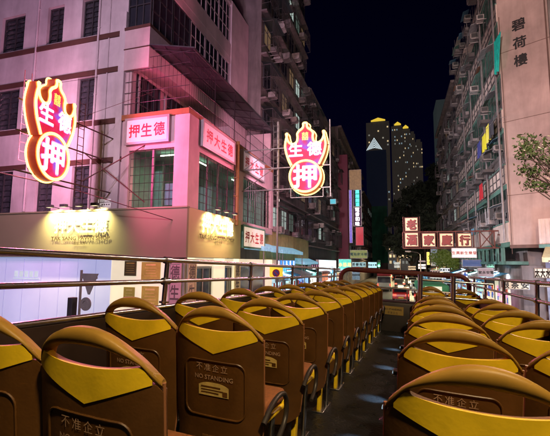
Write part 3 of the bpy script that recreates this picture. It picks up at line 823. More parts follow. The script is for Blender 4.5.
def pawn_sign(label, M, chars, th=.42):
    t = thing('neon_sign', label, 'neon sign', M=M, group=None)
    b = MB()
    b.prism(bat_s, th-.002, 0, z0=-th/2+.001); b.prism(circ, th, 0, z0=-th/2); b.build('sign_body', m_side, t)
    for pts, closed in ((bat_s, False), (circ[::-1], True)):
        b = MB(); b.tube([(p[0], p[1], -th/2+.02) for p in shrink(pts, -.035, closed)], .028, 6, closed=closed); b.build('neon_tube', m_tube, t)
    for sgn in (1, -1):
        MM = Matrix.Identity(4) if sgn > 0 else Matrix.Rotation(math.pi, 4, 'Y')
        z = th/2
        b = MB(M=MM); b.prism(bat_s, .004, 0, z0=z+.002); b.prism(offs(circ, CC, .86), .004, 0, z0=z+.012)
        b.build('sign_face', m_face, t)
        b = MB(M=MM)
        def strip(pts, r0, r1, zz, closed):
            n = len(pts); a = shrink(pts, r0, closed); c = shrink(pts, r1, closed)
            vs = [(p[0], p[1], zz) for p in a] + [(p[0], p[1], zz) for p in c]
            m_ = n if closed else n-1
            b.add(vs, [(i, n+i, n+(i+1) % n, (i+1) % n) for i in range(m_)], 0)
        strip(bat_s, -.0, .13, z+.009, False)
        cr = circ[::-1]; strip(cr, .0, .13, z+.0185, True)
        b.build('glow_band', m_halo, t)
        for pts, closed, zz in ((bat_s, False, z+.045), (cr, True, z+.055)):
            b = MB(M=MM)
            for d in (.035, .085): b.tube([(p[0], p[1], zz) for p in shrink(pts, d, closed)], .024, 6, closed=closed)
            b.build('neon_tube', m_tube, t)
        b = MB(M=MM)
        def ch(s_, x, y, h, bold=.016):
            b.text(s_, Matrix.Translation((x*Ux, (y+245)*Ux, z+.03)), h=h*Ux*1.06, w=h*Ux*1.06, mi=1, bold=bold+.014)
            b.text(s_, Matrix.Translation((x*Ux, (y+245)*Ux, z+.05)), h=h*Ux, w=h*Ux, mi=0, bold=bold)
        ch(chars[1], -72, -185, 100); ch(chars[2], 70, -185, 100); ch(chars[0], -2, -392, 165)
        b.text('囍', Matrix.Translation((0, (-85+245)*Ux, z+.03)), h=62*Ux, w=50*Ux, mi=2, bold=.01)
        b.build('neon_lettering', [m_chr, m_char2, glow('neon_yellow', (1,.7,.1), 1.8)], t)
    return t
pn = onX(50, 133, -11.0)
S1 = Matrix.Translation((-11.1, pn.y+.1, 8.45))
sg1 = pawn_sign('tilted pawn shop neon, a bat over a coin, hung before the pale corner wall', frame((-11.1, pn.y+.1, 8.38), (0,1,0), (0,0,1)) @ Matrix.Rotation(R(10), 4, 'Y'), '押生德', .30)
p2 = onY(306, 158, 18.6)
sg2 = pawn_sign('pawn shop neon, a bat over a coin, projecting over the street beside the dark tenements', frame((p2.x, 18.6, p2.z), (1,.04,0), (0,0,1)), '押生德')
# lights that the neon casts
NC = (1,.10,.34)
S1c = Vector((-11.1, pn.y+.1, 8.4))
def neonlight(c, nrm, pw, sz=1.7, col=NC):
    c = Vector(c); n_ = Vector(nrm).normalized()
    [light('SPOT', c + n_*.30 + Vector((0,0,dz)), col, pw*k, .22, c + n_*3 + Vector((0,0,dz)), 172, .35) for dz, k in ((.75, 1.3), (-.9, 1.0))]
neonlight(S1c, (1,0,0), 900); neonlight(S1c, (-1,0,0), 800, col=(.9,.33,.55))
neonlight((p2.x, 18.6, p2.z), (0,-1,0), 900, col=(1,.16,.30)); neonlight((p2.x, 18.6, p2.z), (0,1,0), 900, col=(1,.42,.62))
def scaffold(b, pts, r=.03, n=6):
    for a, c in pts: b.tube([a, c], r, n)
# bracket of sign 1
b = MB(); X1 = -11.1; y1 = pn.y+.1
def ladder(b, x, y, z0, z1, w=.28, axis='y', step=.32, r=.016):
    d = Vector((0, w, 0)) if axis == 'y' else Vector((w, 0, 0))
    a = Vector((x, y, z0)); c = Vector((x, y, z1)); b.tube([a, c], r, 5); b.tube([a+d, c+d], r, 5)
    k = int((z1-z0)/step)
    for i in range(k+1): p = a + Vector((0,0,step*i)); b.tube([p, p+d], r*.8, 4)
ladder(b, X1-.05, y1+1.25, 6.3, 9.9); ladder(b, X1-1.2, y1-.1, 7.4, 10.6)
for z in (6.75, 8.0, 9.0): b.tube([(X1-.05, y1-1.2, z), (X1-.05, YC, z)], .028, 6)
b.tube([(X1+.0, y1+1.5, 8.0), (X1+1.6, YC, 6.3)], .022, 6); b.tube([(X1, y1+1.5, 6.9), (X1+1.5, YC, 8.6)], .022, 6); b.tube([(X1, y1+1.5, 9.4), (X1+1.8, YC, 10.8)], .008, 4)
b.tube([(X1, y1+.2, 6.6), (X1+3.1, YC, 5.5)], .016, 5); b.tube([(X1-1, y1, 10), (X1-1, YC, 11.8)], .008, 4)
b.tube([(X1-.9, y1-1.1, 6.75), (X1, y1+1.2, 6.55)], .022, 6)
tag(b.build('sign_bracket', mat('rusty_pipe', (.13,.05,.05), rough=.7), smooth=50), 'red pipe bracket and ladder frames holding the tilted bat-shaped neon', 'bracket')
# bracket of sign 2
b = MB()
xl = onY(279, 160, 18.7).x
ladder(b, xl-.3, 18.75, onY(279, 207, 18.7).z, onY(279, 124, 18.7).z, axis='x')
xr = onY(330, 160, 18.7).x; b.tube([(xr, 18.75, onY(330, 196, 18.7).z), (xr, 18.75, onY(330, 119, 18.7).z)], .03, 6)
for py in (146, 166, 188):
    z = onY(306, py, 18.7).z; b.tube([(XG, 18.75, z), (xr, 18.75, z)], .033, 6)
zz = [onY(306, q, 18.7).z for q in (146, 166, 188)]
b.tube([(XG+.1, 18.75, zz[0]), (xl-.3, 18.75, zz[1])], .022, 6); b.tube([(XG+.1, 18.75, zz[2]), (xl-.3, 18.75, zz[1])], .022, 6)
b.tube([(XG+.1, 18.75, zz[1]), (xl-.3, 18.75, zz[0])], .022, 6)
zb = onY(306, 197, 18.7).z; b.tube([(p2.x-.8, 18.75, zb), (p2.x+.8, 18.75, zb)], .025, 6)
for q in (-.8, .8): b.tube([(p2.x+q, 18.75, zb), (p2.x+q, 18.75, zz[2])], .02, 6)
tag(b.build('sign_bracket', m_pipe, smooth=50), 'grey pipe bracket and ladder frame holding the street-side neon', 'bracket')
xq = onY(277, 240, 18.9); b = MB(); b.tube([(xq.x, 18.95, 0), (xq.x, 18.95, onY(277, 122, 18.95).z)], .055, 10); b.cyl((xq.x, 18.95, 0), .12, .35, 12)
tag(b.build('steel_post', m_pipe, smooth=50), 'tall grey steel post standing at the kerb below the street-side neon', 'post')

# ================================================================== TENEMENTS
m_tenl = mat('grimy_render', (.26,.22,.21), rough=.9, var=.35, scale=.6, streak=.45, bump=.2)
m_tend = mat('dark_render', (.10,.085,.085), rough=.9, var=.35, scale=.6, streak=.4, bump=.2)
m_slab = mat('concrete_ledge', (.28,.23,.22), rough=.85, var=.3, streak=.4)
m_par = mat('cream_parapet', (.72,.58,.50), rough=.8, var=.2, scale=1.2, streak=.35)
m_grn = mat('green_paint', (.12,.26,.20), rough=.6, var=.3, streak=.3)
m_ac = mat('ac_casing', (.42,.38,.36), rough=.6, var=.5, scale=5, streak=.3, rnd=.6)
m_acg = mat('ac_grille', (.05,.05,.05), rough=.7)
m_rail = mat('cage_iron', (.10,.09,.09), rough=.6, var=.3)
wlit = [m_glass]*6 + [glow('window_dim_green', (.5,.75,.6), .10), glow('window_dim_warm', (1,.6,.3), .12), glow('window_lit_white', (.8,1,.9), .45)]
# shared prototypes (kept: first use)
def ac_mesh():
    b = MB(); b.rbox(-.32, .32, -.28, .28, -.20, .20, .02); me = b.build('air_conditioner', m_ac)
    g = MB(); g.box(-.25, .05, -.292, -.281, -.15, .15, 0)
    for i in range(6): g.box(-.26, .06, -.300, -.293, -.14+i*.055, -.13+i*.055, 1)
    g.box(.32, .326, -.2, .2, -.14, .14, 0)
    g.box(-.3, -.27, -.2, .45, -.24, -.20, 1); g.box(.27, .3, -.2, .45, -.24, -.20, 1)
    gr = g.build('grille', [m_acg, m_ac]); gr.parent = me
    return me, gr
AC, ACG = ac_mesh()
AC_used = [False]
def put_ac(parent, loc, rotz, scale=1.0):
    if not AC_used[0]: o = AC; AC_used[0] = True
    else:
        o = AC.copy(); COL.objects.link(o); g = ACG.copy(); COL.objects.link(g); g.parent = o
    o.parent = parent; o.location = loc; o.rotation_euler = (0, 0, rotz); o.scale = (scale,)*3
def win_proto(w, h):
    b = MB()
    for (x0,x1,z0,z1) in ((0,w,0,.06),(0,w,h-.06,h),(0,.05,.06,h-.06),(w-.05,w,.06,h-.06),(w/2-.025,w/2+.025,.06,h-.06)): b.box(x0,x1,-.05,.02,z0,z1)
    b.box(.05,w/2-.025,-.045,.01,h*.68,h*.68+.04); b.box(w/2+.025,w-.05,-.045,.01,h*.68,h*.68+.04)
    f = b.build('window', m_frame)
    ps = []
    for m in wlit:
        p = MB(); p.box(.03, w-.03, -.012, .0, .03, h-.03); ps.append(p.build('pane', m))
    return f, ps
def tenement(name, label, side, X, Y0, Y1, z0, z1, fh, bay, seed, wall=m_tenl, ledge=True, acp=.7, cage=.3, depth=8, ww=1.5, wh=1.5, nolow=False):
    """side -1: left of the street (faces +X); +1: right of it (faces -X)"""
    rn = random.Random(seed)
    t = thing(name, label, 'building', (X, Y0, 0))
    L = Y1-Y0; s = side
    # local frame: x = out of the wall is -s*X
    out = -s
    def U(): return MB()
    b = U(); b.box(0, -out*depth, 0, L, 0, z1, 0)
    if nolow: pass
    b.build('wall', wall, t)
    nf = int((z1-z0-.4)/fh); nb = max(1, int(L/bay))
    if ledge:
        b = U()
        for k in range(nf+1):
            z = z0+k*fh; b.box(out*.001, out*.38, 0, L, z-.12, z, 0)
        b.box(out*.002, out*.5, -.05, L+.05, z1-.25, z1+.05, 0)
        b.build('ledge', m_slab, t)
    wf, ps = win_proto(ww, wh)
    used = False; usedp = [False]*len(ps)
    rotz = math.pi/2 if side < 0 else -math.pi/2
    bw = L/nb
    cages = 0
    for k in range(nf):
        for j in range(nb):
            y = j*bw + (bw-ww)/2
            if used: f = wf.copy(); COL.objects.link(f)
            else: f = wf; used = True
            f.parent = t
            f.location = (out*.06, y if side < 0 else y+ww, z0+k*fh+.85); f.rotation_euler = (0, 0, rotz)
            q = rn.randrange(len(ps))
            if usedp[q]: p = ps[q].copy(); COL.objects.link(p)
            else: p = ps[q]; usedp[q] = True
            p.parent = f
            if rn.random() < acp:
                put_ac(t, (out*.45, y + rn.uniform(-.4, 1.3), z0+k*fh+.55+rn.choice((0, .1, .35, 1.5, 1.8))), rotz + rn.uniform(-.05,.05), .72+rn.random()*.5)
            if rn.random() < cage and cages < 95:
                cages += 1
                c = U(); d = out*(.55+rn.random()*.3); y0_, y1_ = y-.25, y+ww+.25; za = z0+k*fh+.5; zb_ = za+1.75
                for yy in [y0_+(y1_-y0_)*i/7 for i in range(8)]: c.tube([(d, yy, za), (d, yy, zb_)], .014, 4)
                for z_ in (za, (za+zb_)/2, zb_):
                    c.tube([(0, y0_, z_), (d, y0_, z_), (d, y1_, z_), (0, y1_, z_)], .018, 4)
                if rn.random() < .6: c.add([(0, y0_-.1, zb_+.25), (d*1.3, y0_-.1, zb_), (d*1.3, y1_+.1, zb_), (0, y1_+.1, zb_+.25)], [(0,1,2,3)], 1)
                c.build('window_cage', [m_rail, m_canopy], t)
    for q, p in enumerate(ps):
        if not usedp[q]: bpy.data.objects.remove(p)
    return t
tb = tenement('tenement_block', 'tall grimy tenement crowded with air conditioners, rising out of frame behind the pawn shop', -1, -8.55, 24.05, 37, 5.6, 31, 3.1, 2.1, 5, acp=.72, cage=.5)
tc_ = tenement('tenement_block', 'lower dark tenement beyond the street-side neon, its roof seen against the night sky', -1, -8.4, 37.05, 57, 5.6, 21, 3.0, 2.4, 6, wall=m_tend, acp=.6, cage=.4)
td = tenement('tenement_block', 'far left-hand terrace of pale tenements running down the street behind the teal neon', -1, -8.2, 57.2, 96, 4.6, 24, 2.9, 3.4, 8, wall=m_tenl, acp=.5, cage=.1)
te = tenement('tenement_block', 'farthest left-hand terrace before the towers at the street end', -1, -8.2, 96.2, 165, 4.6, 21, 3.1, 5.0, 9, wall=m_tenl, acp=0, cage=0)
# boarded storey of tenement B, the yellow light on it put into the colour
b = MB(); b.box(0, .42, .1, 12.6, 3.75, 6.0, 0); b.tube([(.44, .1, 6.0), (.44, 12.6, 6.0)], .03, 6, 0)
o = b.build('boarded_storey', mat('boards_yellow_light', (.62,.50,.20), rough=.8, var=.25, streak=.3), tb)
# right-hand tenement with the big end wall
XRW = 6.5; YR = 27.8
zfl = [5.35, 8.98, 12.6, 16.2, 19.8, 23.4]
m_end = mat('salmon_wall', (.46,.335,.29), rough=.85, var=.34, scale=.4, streak=.2, bump=.15)
tr = thing('corner_tenement', 'salmon corner tenement with large black characters down its blank end wall and caged balconies', 'building', (XRW, YR, 0))
TM = Matrix.Translation((-XRW, -YR, 0))
pE = None
dirv = Vector((.87, -.5, 0)).normalized(); EW = 2.75
A = Vector((XRW, YR, 0)); Bv = A + dirv*EW
ME = frame(A, dirv, (0,0,1))           # local x along the end wall, y up, z outward
b = MB(TM)
b.box(0, EW, 5.15, 34, -.3, 0, 0, ME)
b.box(0, EW, 4.95, 5.149, -.3, .06, 1, ME)
for z in (8.2, 12.9, 17.5): b.box(.002, EW-.002, z, z+.035, .001, .008, 1, ME)
b.tube([(EW-.12, 4.6, .05), (EW-.12, 33, .05)], .04, 6, 1, ME); b.tube([(.10, 4.6, .04), (.10, 20, .04)], .02, 6, 1, ME)
b.build('end_wall', [m_end, mat('wall_seam', (.16,.09,.07), rough=.8, streak=.3)], tr)
for i, (c_, py) in enumerate((('碧', 22), ('荷', 41.5), ('樓', 60.5))):
    z = CAMZ + (262.5-py)/400*24.4
    b = MB(TM); b.text(c_, ME @ Matrix.Translation((1.18, z+.35, .012)), h=.74, w=.72, mi=0, bold=.028)
    b.build('painted_character', m_blk, tr)
LR = 20.0
b = MB(TM); b.box(XRW+1.0, XRW+10, YR+.3, YR+LR, 0, 26.0, 0)
b.box(XRW+.05, XRW+10, YR+LR-.3, YR+LR, 4, 26.0, 0)
b.box(Bv.x-.1, Bv.x+8, Bv.y+.15, Bv.y+6, 4.6, 34, 0); b.box(XRW+.5, XRW+12, YR-.2, YR+LR, -.0, 3.9, 0)
b.build('wall', m_tenl, tr)
for k, z in enumerate(zfl):
    b = MB(TM)
    b.box(XRW-.02, XRW+1.0, YR+.05, YR+LR, z-.30, z, 1)
    b.box(XRW-.05, XRW+.10, YR+.05, YR+LR, z, z+1.2, 0); b.box(XRW-.09, XRW+.14, YR+.05, YR+LR, z+1.2, z+1.28, 1)
    if k:
        for i in range(19): b.box(XRW-.10, XRW-.051, YR+.1+i*1.08, YR+.2+i*1.08, z, z+1.2, 2)
        b.box(XRW-.12, XRW-.051, YR+.05, YR+LR, z+.02, z+.10, 2); b.box(XRW-.12, XRW-.051, YR+.05, YR+LR, z+1.1, z+1.19, 2); b.box(XRW-.095, XRW-.051, YR+.05, YR+LR, z+.56, z+.62, 2)
    b.build('balcony', [m_par, m_grn, m_rail], tr)
    c = MB(TM)
    for i in range(21):
        y = YR+.3+i*(LR-.6)/20; c.tube([(XRW+.02, y, z+1.28), (XRW+.02, y, z+3.3)], .030 if i % 4 == 0 else .014, 5)
    for q in (2.0, 2.7): c.tube([(XRW+.02, YR+.1, z+q), (XRW+.02, YR+LR, z+q)], .016, 5)
    c.build('balcony_cage', m_rail, tr)
    for j in range(8):
        y = YR+.5+j*2.45
        f = MB(TM); f.box(XRW+.90, XRW+.97, y, y+1.9, z+.3, z+.38); f.box(XRW+.90, XRW+.97, y, y+1.9, z+2.3, z+2.4)
        for q in (0, .92, 1.84): f.box(XRW+.901, XRW+.969, y+q, y+q+.06, z+.38, z+2.3)
        wf_ = f.build('window', m_alu, tr)
        rn = random.Random(k*31+j); mm = rn.choice(wlit) if k else rn.choice([m_glass, glow('window_sky_blue', (.2,.6,.95), .5), glow('window_curtain', (.6,.75,.8), .18)])
        if k == 0 and j == 0: mm = glow('window_sky_blue', (.2,.6,.95), .5)
        f = MB(TM); f.box(XRW+.93, XRW+.94, y+.05, y+1.85, z+.35, z+2.35); f.build('pane', mm, wf_)
    rn = random.Random(k+50)
    for j in range(7):
        if rn.random() < .6: put_ac(tr, (-.10-rn.random()*.25, .6+j*2.7+rn.random()*1.6, z+1.45+rn.random()*1.3), -math.pi/2, .75+rn.random()*.5)
rn = random.Random(91)
cl_m = [mat('awning_rust', (.30,.12,.07), rough=.8, var=.4), mat('awning_blue', (.10,.22,.32), rough=.8, var=.4), m_grn, mat('awning_grey', (.35,.35,.36), rough=.8, var=.4), m_par]
for k, z in enumerate(zfl):
    for j in range(9):
        if rn.random() < .75:
            y = YR+.4+j*2.1+rn.random()*.6; w_ = rn.uniform(.8,1.9); zz = z+rn.uniform(2.2,3.1); d = rn.uniform(.35,.75)
            b = MB(TM); b.add([(XRW-.05,y,zz+.2),(XRW-d,y,zz),(XRW-d,y+w_,zz),(XRW-.05,y+w_,zz+.2),(XRW-.05,y,zz+.17),(XRW-d,y,zz-.03),(XRW-d,y+w_,zz-.03),(XRW-.05,y+w_,zz+.17)], [(0,1,2,3),(7,6,5,4),(0,4,5,1),(1,5,6,2),(2,6,7,3)])
            b.build('window_awning', rn.choice(cl_m), tr)
        if rn.random() < .45:
            y = YR+.4+j*2.1+rn.random()*.6; zz = z+1.35; b = MB(TM); d = rn.uniform(.4,.8); w_ = rn.uniform(.8,1.5)
            for q in range(6): b.tube([(XRW-.05-0, y+w_*q/5, zz), (XRW-d, y+w_*q/5, zz), (XRW-d, y+w_*q/5, zz+rn.choice((.5,1.2)))], .012, 4)
            b.tube([(XRW-d, y, zz), (XRW-d, y+w_, zz)], .018, 5); b.tube([(XRW-d, y, zz+.5), (XRW-d, y+w_, zz+.5)], .014, 5)
            for q in range(3): b.rbox(XRW-d+.05, XRW-.1, y+.1+q*w_*.3, y+.1+q*w_*.3+.22, zz+.01, zz+rn.uniform(.15,.4), .02)
            b.build('flower_rack', rn.choice([m_rail, m_pipe]), tr)
for y in (YR+.5, YR+4.7, YR+9.9, YR+14.1):
    b = MB(TM); x_ = XRW-.16; b.tube([(x_, y, 5.4), (x_, y, 26)], .05, 6); b.tube([(x_, y+.25, 5.4), (x_, y+.25, 22)], .03, 6); b.build('drain_pipe', m_pipe, tr)
# things on the balconies
def cloth(name, label, cat, M, w, h, m, folds=4, amp=.05, group=None, taper=0):
    b = MB(); nx, nz = 14, 8; vs = []
    for i in range(nx+1):
        for j in range(nz+1):
            u = i/nx; v = j/nz
            vs.append(((u-.5)*w*(1-taper*v), -v*h*(1+.04*math.sin(u*9)), amp*math.sin(u*folds*6.28)*(.3+v)))
    b.add(vs, [(i*(nz+1)+j, (i+1)*(nz+1)+j, (i+1)*(nz+1)+j+1, i*(nz+1)+j+1) for i in range(nx) for j in range(nz)])
    o = b.build(name, m, smooth=80); o.matrix_world = M; return tag(o, label, cat, group)
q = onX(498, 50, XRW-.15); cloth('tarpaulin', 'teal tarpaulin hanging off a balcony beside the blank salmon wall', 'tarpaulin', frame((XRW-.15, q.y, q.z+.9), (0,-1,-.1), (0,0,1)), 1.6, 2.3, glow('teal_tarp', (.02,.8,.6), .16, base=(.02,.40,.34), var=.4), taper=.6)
for i, (px, py, cl, nm) in enumerate(((484, 141, (.75,.70,.03), 'bright yellow shirt drying on a balcony pole, lower of two'), (488, 131, (.80,.74,.10), 'bright yellow shirt drying on a balcony pole, upper of two'),
                                      (491, 126, (.05,.05,.06), 'black shirt drying next to the yellow shirts'), (479, 148, (.05,.06,.25), 'dark blue trousers drying below the yellow shirts'), (481, 190, (.5,.02,.03), 'red cloth drying over the lowest cream parapet'))):
    q = onX(px, py, XRW-.5)
    cloth('shirt' if i != 4 else 'towel', nm, 'laundry', frame((XRW-.5, q.y, q.z+.45), (0,-1,0), (0,0,1)), 1.3, 1.15, mat('laundry_%d' % i, cl, rough=.9, var=.1), 2, .04, taper=-.1)
b = MB(); q0 = onX(476, 141, XRW-.5); q1 = onX(496, 118, XRW-.5); b.tube([q0, q1], .02, 6); b.tube([q0, q0+Vector((.6,0,0))], .015, 5); b.tube([q1, q1+Vector((.6,0,0))], .015, 5)
tag(b.build('drying_pole', m_pipe, smooth=50), 'drying pole with yellow shirts outside the tenement balcony', 'pole')
# adjoining block at the far right edge, with its cream awning and shutters
tq = thing('shop_block', 'low block right of the salmon wall with cream parapet, awning and steel shutters', 'building', (Bv.x, Bv.y, 0))
TQ = Matrix.Translation((-Bv.x, -Bv.y, 0))
MQ = frame(Bv + Vector((-.85, .45, 0)) , (.87, -.5, 0), (0,0,1))
b = MB(TQ)
b.box(0, 9, 5.1, 6.55, .2, .9, 0, MQ)
for i in range(45): b.box(i*.2, i*.2+.12, 5.12, 6.5, .9, .94, 0, MQ)
b.build('parapet', m_par, tq)
b = MB(TQ); b.box(.0, 9, 4.9, 5.1, .0, 1.1, 0, MQ); b.build('ledge', m_grn, tq)
b = MB(TQ); b.add([(.3, 4.95, 1.1), (9, 4.95, 1.1), (9, 4.35, 1.9), (.3, 4.35, 1.9)], [(0,1,2,3)], 0, MQ); b.box(.3, 9, 4.1, 4.35, 1.88, 1.9, 0, MQ); b.build('awning', mat('cream_awning', (.5,.42,.22), rough=.8, var=.3, streak=.3), tq)
b = MB(TQ); b.box(0, 9, 0, 4.9, -.2, .0, 0, MQ)
for i in range(28): b.box(.2, 9, 2.9+i*.07, 2.9+i*.07+.045, .0, .03, 0, MQ)
b.build('shutter', mat('shutter_steel', (.36,.42,.52), rough=.4, var=.2, streak=.2, metal=.3), tq)
# cream parapet over the shops under the corner tenement + soffit
b = MB(TM); b.box(XRW-.3, XRW+.9, YR-.1, YR+LR, 3.95, 4.15, 0)
for i in range(12): b.box(XRW-.30, XRW-.24, YR+.3+i*1.6, YR+1.1+i*1.6, 4.15, 5.0, 0)
b.build('shop_canopy', m_grn, tr)
# ================================================================== FAR BUILDINGS
m_tow = mat('tower_concrete_glow', (.05,.05,.07), rough=.9, var=.2, scale=.05, streak=.1, emit=(.10,.08,.065), es=.20)  # wall brightness put in as a faint warm glow
m_crown = glow('crown_lights', (1,.68,.06), .8)
def tower(label, px0, px1, pyt, Y, crown=None, seed=1, lit=26, depth=14, dark=False, group=None):
    a = onY(px0, pyt, Y); c = onY(px1, pyt, Y); zt = a.z*.5+c.z*.5; w = c.x-a.x
    t = thing('apartment_tower', label, 'tower', ((a.x+c.x)/2, Y, 0)); rn = random.Random(seed)
    b = MB(); b.box(-w/2, w/2, 0, depth, 0, zt)
    for i in range(5):
        x = -w/2+w*(i+.15)/5; b.box(x, x+w*.08, -.8, -.01, 0, zt-1)
    b.box(-w*.3, w*.3, 2, depth-2, zt+.001, zt+3)
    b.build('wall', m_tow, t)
    fh = 3.0; nf = int(zt/fh)-1; k = 0
    cols_ = [(-.40+.2*i) for i in range(5)]
    for _ in range(lit):
        x = w*rn.choice(cols_)+w*.03; z = fh*(nf-int(rn.random()**1.3*nf*.6))
        b = MB(); ww_ = w*.02+.2; b.box(x-ww_, x+ww_, -1.02, -.9, z, z+1.2)
        b.build('window', rn.choice([glow('far_window_warm', (1,.75,.4), .7), glow('far_window_cool', (.6,.85,1), .35), glow('far_window_dim', (.8,.8,.7), .25)]), t)
    if crown:
        b = MB(); 
        for (u0, u1) in crown:
            m_ = (u0+u1)/2; cw = (u1-u0)*w/2
            b.prism([(m_*w-cw, zt+.2), (m_*w+cw, zt+.2), (m_*w+cw, zt+1.2), (m_*w, zt+3.2), (m_*w-cw, zt+1.2)], .6, 0, frame((0,-.9,0),(1,0,0),(0,0,1)))
        b.build('crown', m_crown, t)
    return t
tower('far apartment tower with a wide golden crown light, left of the tower group', 366, 389, 122, 330, crown=((-.28,.34),), seed=3, lit=26)
tower('far apartment tower with a small golden crown light, middle of the tower group', 391, 402, 126, 340, crown=((-.2,.4),), seed=4, lit=26)
tower('far apartment tower with a square golden crown light, right of the middle tower', 402, 410, 129, 345, crown=((-.4,.3),), seed=5, lit=22)
tower('slim far tower without crown light, one step lower than its golden-topped neighbours', 410, 415, 134, 350, seed=6, lit=14)
tower('slim far tower at the right end of the tower group, lowest of them', 415, 422, 142, 352, seed=7, lit=14)
# office block with lit triangle in front
a = onY(366, 151, 280); c = onY(386, 151, 280); w = c.x-a.x
t = thing('office_block', 'dark flat-topped office block carrying a white lit triangle emblem', 'building', ((a.x+c.x)/2, 280, 0))
b = MB(); b.box(-w/2, w/2, 0, 12, 0, a.z)
for i in range(14): b.box(-w/2, w*.2, -.3, -.01, a.z-6-i*5, a.z-4.5-i*5)
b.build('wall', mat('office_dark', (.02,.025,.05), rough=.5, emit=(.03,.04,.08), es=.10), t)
M = frame((-w*.08, -.5, a.z+3.8), (1,0,0), (0,0,1)); b = MB()
for k in range(5):
    s_ = 5.4-k*1.05
    b.add([(-s_, -3.6+k*.3, 0), (0, 5.2-k*1.6, 0), (s_, -3.6+k*.3, 0), (s_-.55, -3.6+k*.3, 0), (0, 5.2-k*1.6-.8, 0), (-s_+.55, -3.6+k*.3, 0)], [(0,5,4,1), (1,4,3,2)], 0, M)
b.build('emblem', glow('emblem_white', (.8,.95,1), .9), t)
# slab block at right, above the tenements
a = onY(436, 100, 115); c = onY(452, 103, 115)
t = thing('slab_block', 'plain dark grey slab block rising behind the right-hand tenements', 'building', (a.x, 115, 0))
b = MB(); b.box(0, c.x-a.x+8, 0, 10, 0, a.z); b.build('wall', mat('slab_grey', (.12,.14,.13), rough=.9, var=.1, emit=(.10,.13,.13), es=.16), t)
rn = random.Random(4)
for i in range(22):
    b = MB(); x = (c.x-a.x)-.9+rn.choice((0,1.2)); z = a.z-3-rn.randrange(14)*2.9; b.box(x, x+.5, -.05, .0, z, z+1.2); b.build('window', glow('far_window_teal', (.3,.7,.7), .3), t)
# farther right tenements
tenement('tenement_block', 'farther right-hand tenement with cluttered balconies beyond the salmon corner block', 1, 6.6, 48.2, 70, 5.2, 25.0, 3.0, 2.7, 21, wall=m_tenl, acp=.7, cage=.5)
tenement('tenement_block', 'right-hand terrace of low buildings near the street end', 1, 7.4, 72, 130, 4.6, 12.0, 3.0, 5.0, 22, wall=m_tend, acp=.0, cage=0)

# green-netted building far down the left pavement
p = onY(380, 240, 120)
t = thing('netted_building', 'narrow building wrapped in green scaffold netting far down the street', 'building', (p.x, 120, 0))
b = MB(); b.box(-2.0, 2.0, 0, 4, 0, 20.5); b.build('wall', m_tend, t)
b = MB(); b.box(-2.2, 2.2, -.4, -.35, 4, 20.5)
b.build('scaffold_netting', mat('green_net', (.015,.06,.035), rough=.9, var=.6, scale=.6, streak=.5, emit=(.01,.2,.1), es=.02), t)

# ------------------------------------------------------------------ dense trees on the slope
m_leafd = mat('dark_leaves', (.035,.055,.03), rough=.8, var=.5, scale=.4)
m_bark = mat('bark', (.07,.05,.035), rough=.9, var=.4, scale=3, bump=.4)
m_leaf = mat('street_leaves', (.055,.10,.02), rough=.6, var=.4, scale=2)
def leaf_cloud(b, clumps, n, size, rn, mi=0):
    for _ in range(n):
        c, r = rn.choice(clumps); d = Vector((rn.gauss(0,1), rn.gauss(0,1), rn.gauss(0,.8))); d.normalize()
        p = Vector(c) + d*r*(rn.random()**.45); s = size*(.6+rn.random()*.8)
        u = Vector((rn.gauss(0,1), rn.gauss(0,1), rn.gauss(0,1))).normalized(); v = u.cross(Vector((rn.gauss(0,1), rn.gauss(0,1), rn.gauss(0,1))).normalized()); v = v.normalized() if v.length > .01 else Vector((0,0,1))
        b.add([p-u*s, p-v*s*.42, p+u*s, p+v*s*.42], [(0,1,2,3)], mi)
def tree(label, x, y, h, cr, seed, leafm, n, size, base=0, group=None, trunk_r=.25):
    rn = random.Random(seed); t = thing('tree', label, 'tree', (x, y, base), group)
    b = MB(); tp = [(0,0,0),(rn.uniform(-.2,.2),rn.uniform(-.2,.2),h*.3),(rn.uniform(-.4,.4),rn.uniform(-.3,.3),h*.62)]
    b.tube(tp, [trunk_r, trunk_r*.75, trunk_r*.45], 8)
    clumps = []
    for k in range(9):
        a = k*2.4; rr = cr*rn.uniform(.35,.85); c = (rr*math.cos(a), rr*math.sin(a)*.8, h*rn.uniform(.5,.95)); clumps.append((c, cr*rn.uniform(.28,.5)))
        b.tube([tp[2] if k % 2 else tp[1], (c[0]*.6, c[1]*.6, c[2]*.85), c], [trunk_r*.35, trunk_r*.2, trunk_r*.08], 6)
    b.build('trunk', m_bark, t, smooth=60)
    b = MB(); leaf_cloud(b, clumps, n, size, rn); b.build('crown', leafm, t); return t
rn = random.Random(12)
spots = []
words = ['near the slab block', 'at the foot of the slope', 'behind the red sign boxes', 'at the crest of the slope', 'left of the slope', 'below the crest', 'right of the crest', 'low on the slope', 'behind the low terrace', 'above the street end', 'in the slope centre', 'at the slope edge']
TS = [(397, 215, 100), (406, 196, 104), (415, 186, 108), (424, 178, 110), (433, 170, 112), (442, 166, 110), (450, 168, 108), (458, 170, 106), (411, 226, 86), (424, 215, 84), (437, 206, 86), (450, 204, 88)]
for i, (px, py, Y) in enumerate(TS):
    q = onY(px, py, Y); base = max(0, q.z-13)
    tree('dark tree %s' % ['with the lowest top beside the towers', 'second from the towers along the slope', 'third along the slope from the towers', 'fourth along the slope from the towers', 'just left of the slab block', 'in front of the slab block foot', 'right of the slab block', 'against the right-hand tenement', 'standing lower, above the top sign box', 'lower, above the second sign box', 'lower, above the third sign box', 'lower, above the fourth sign box'][i] + ' on the unlit hillside', q.x, Y, q.z-base, 4.3, 100+i, m_leafd, 1500, .55, base, 'dark trees on the hillside', .3)
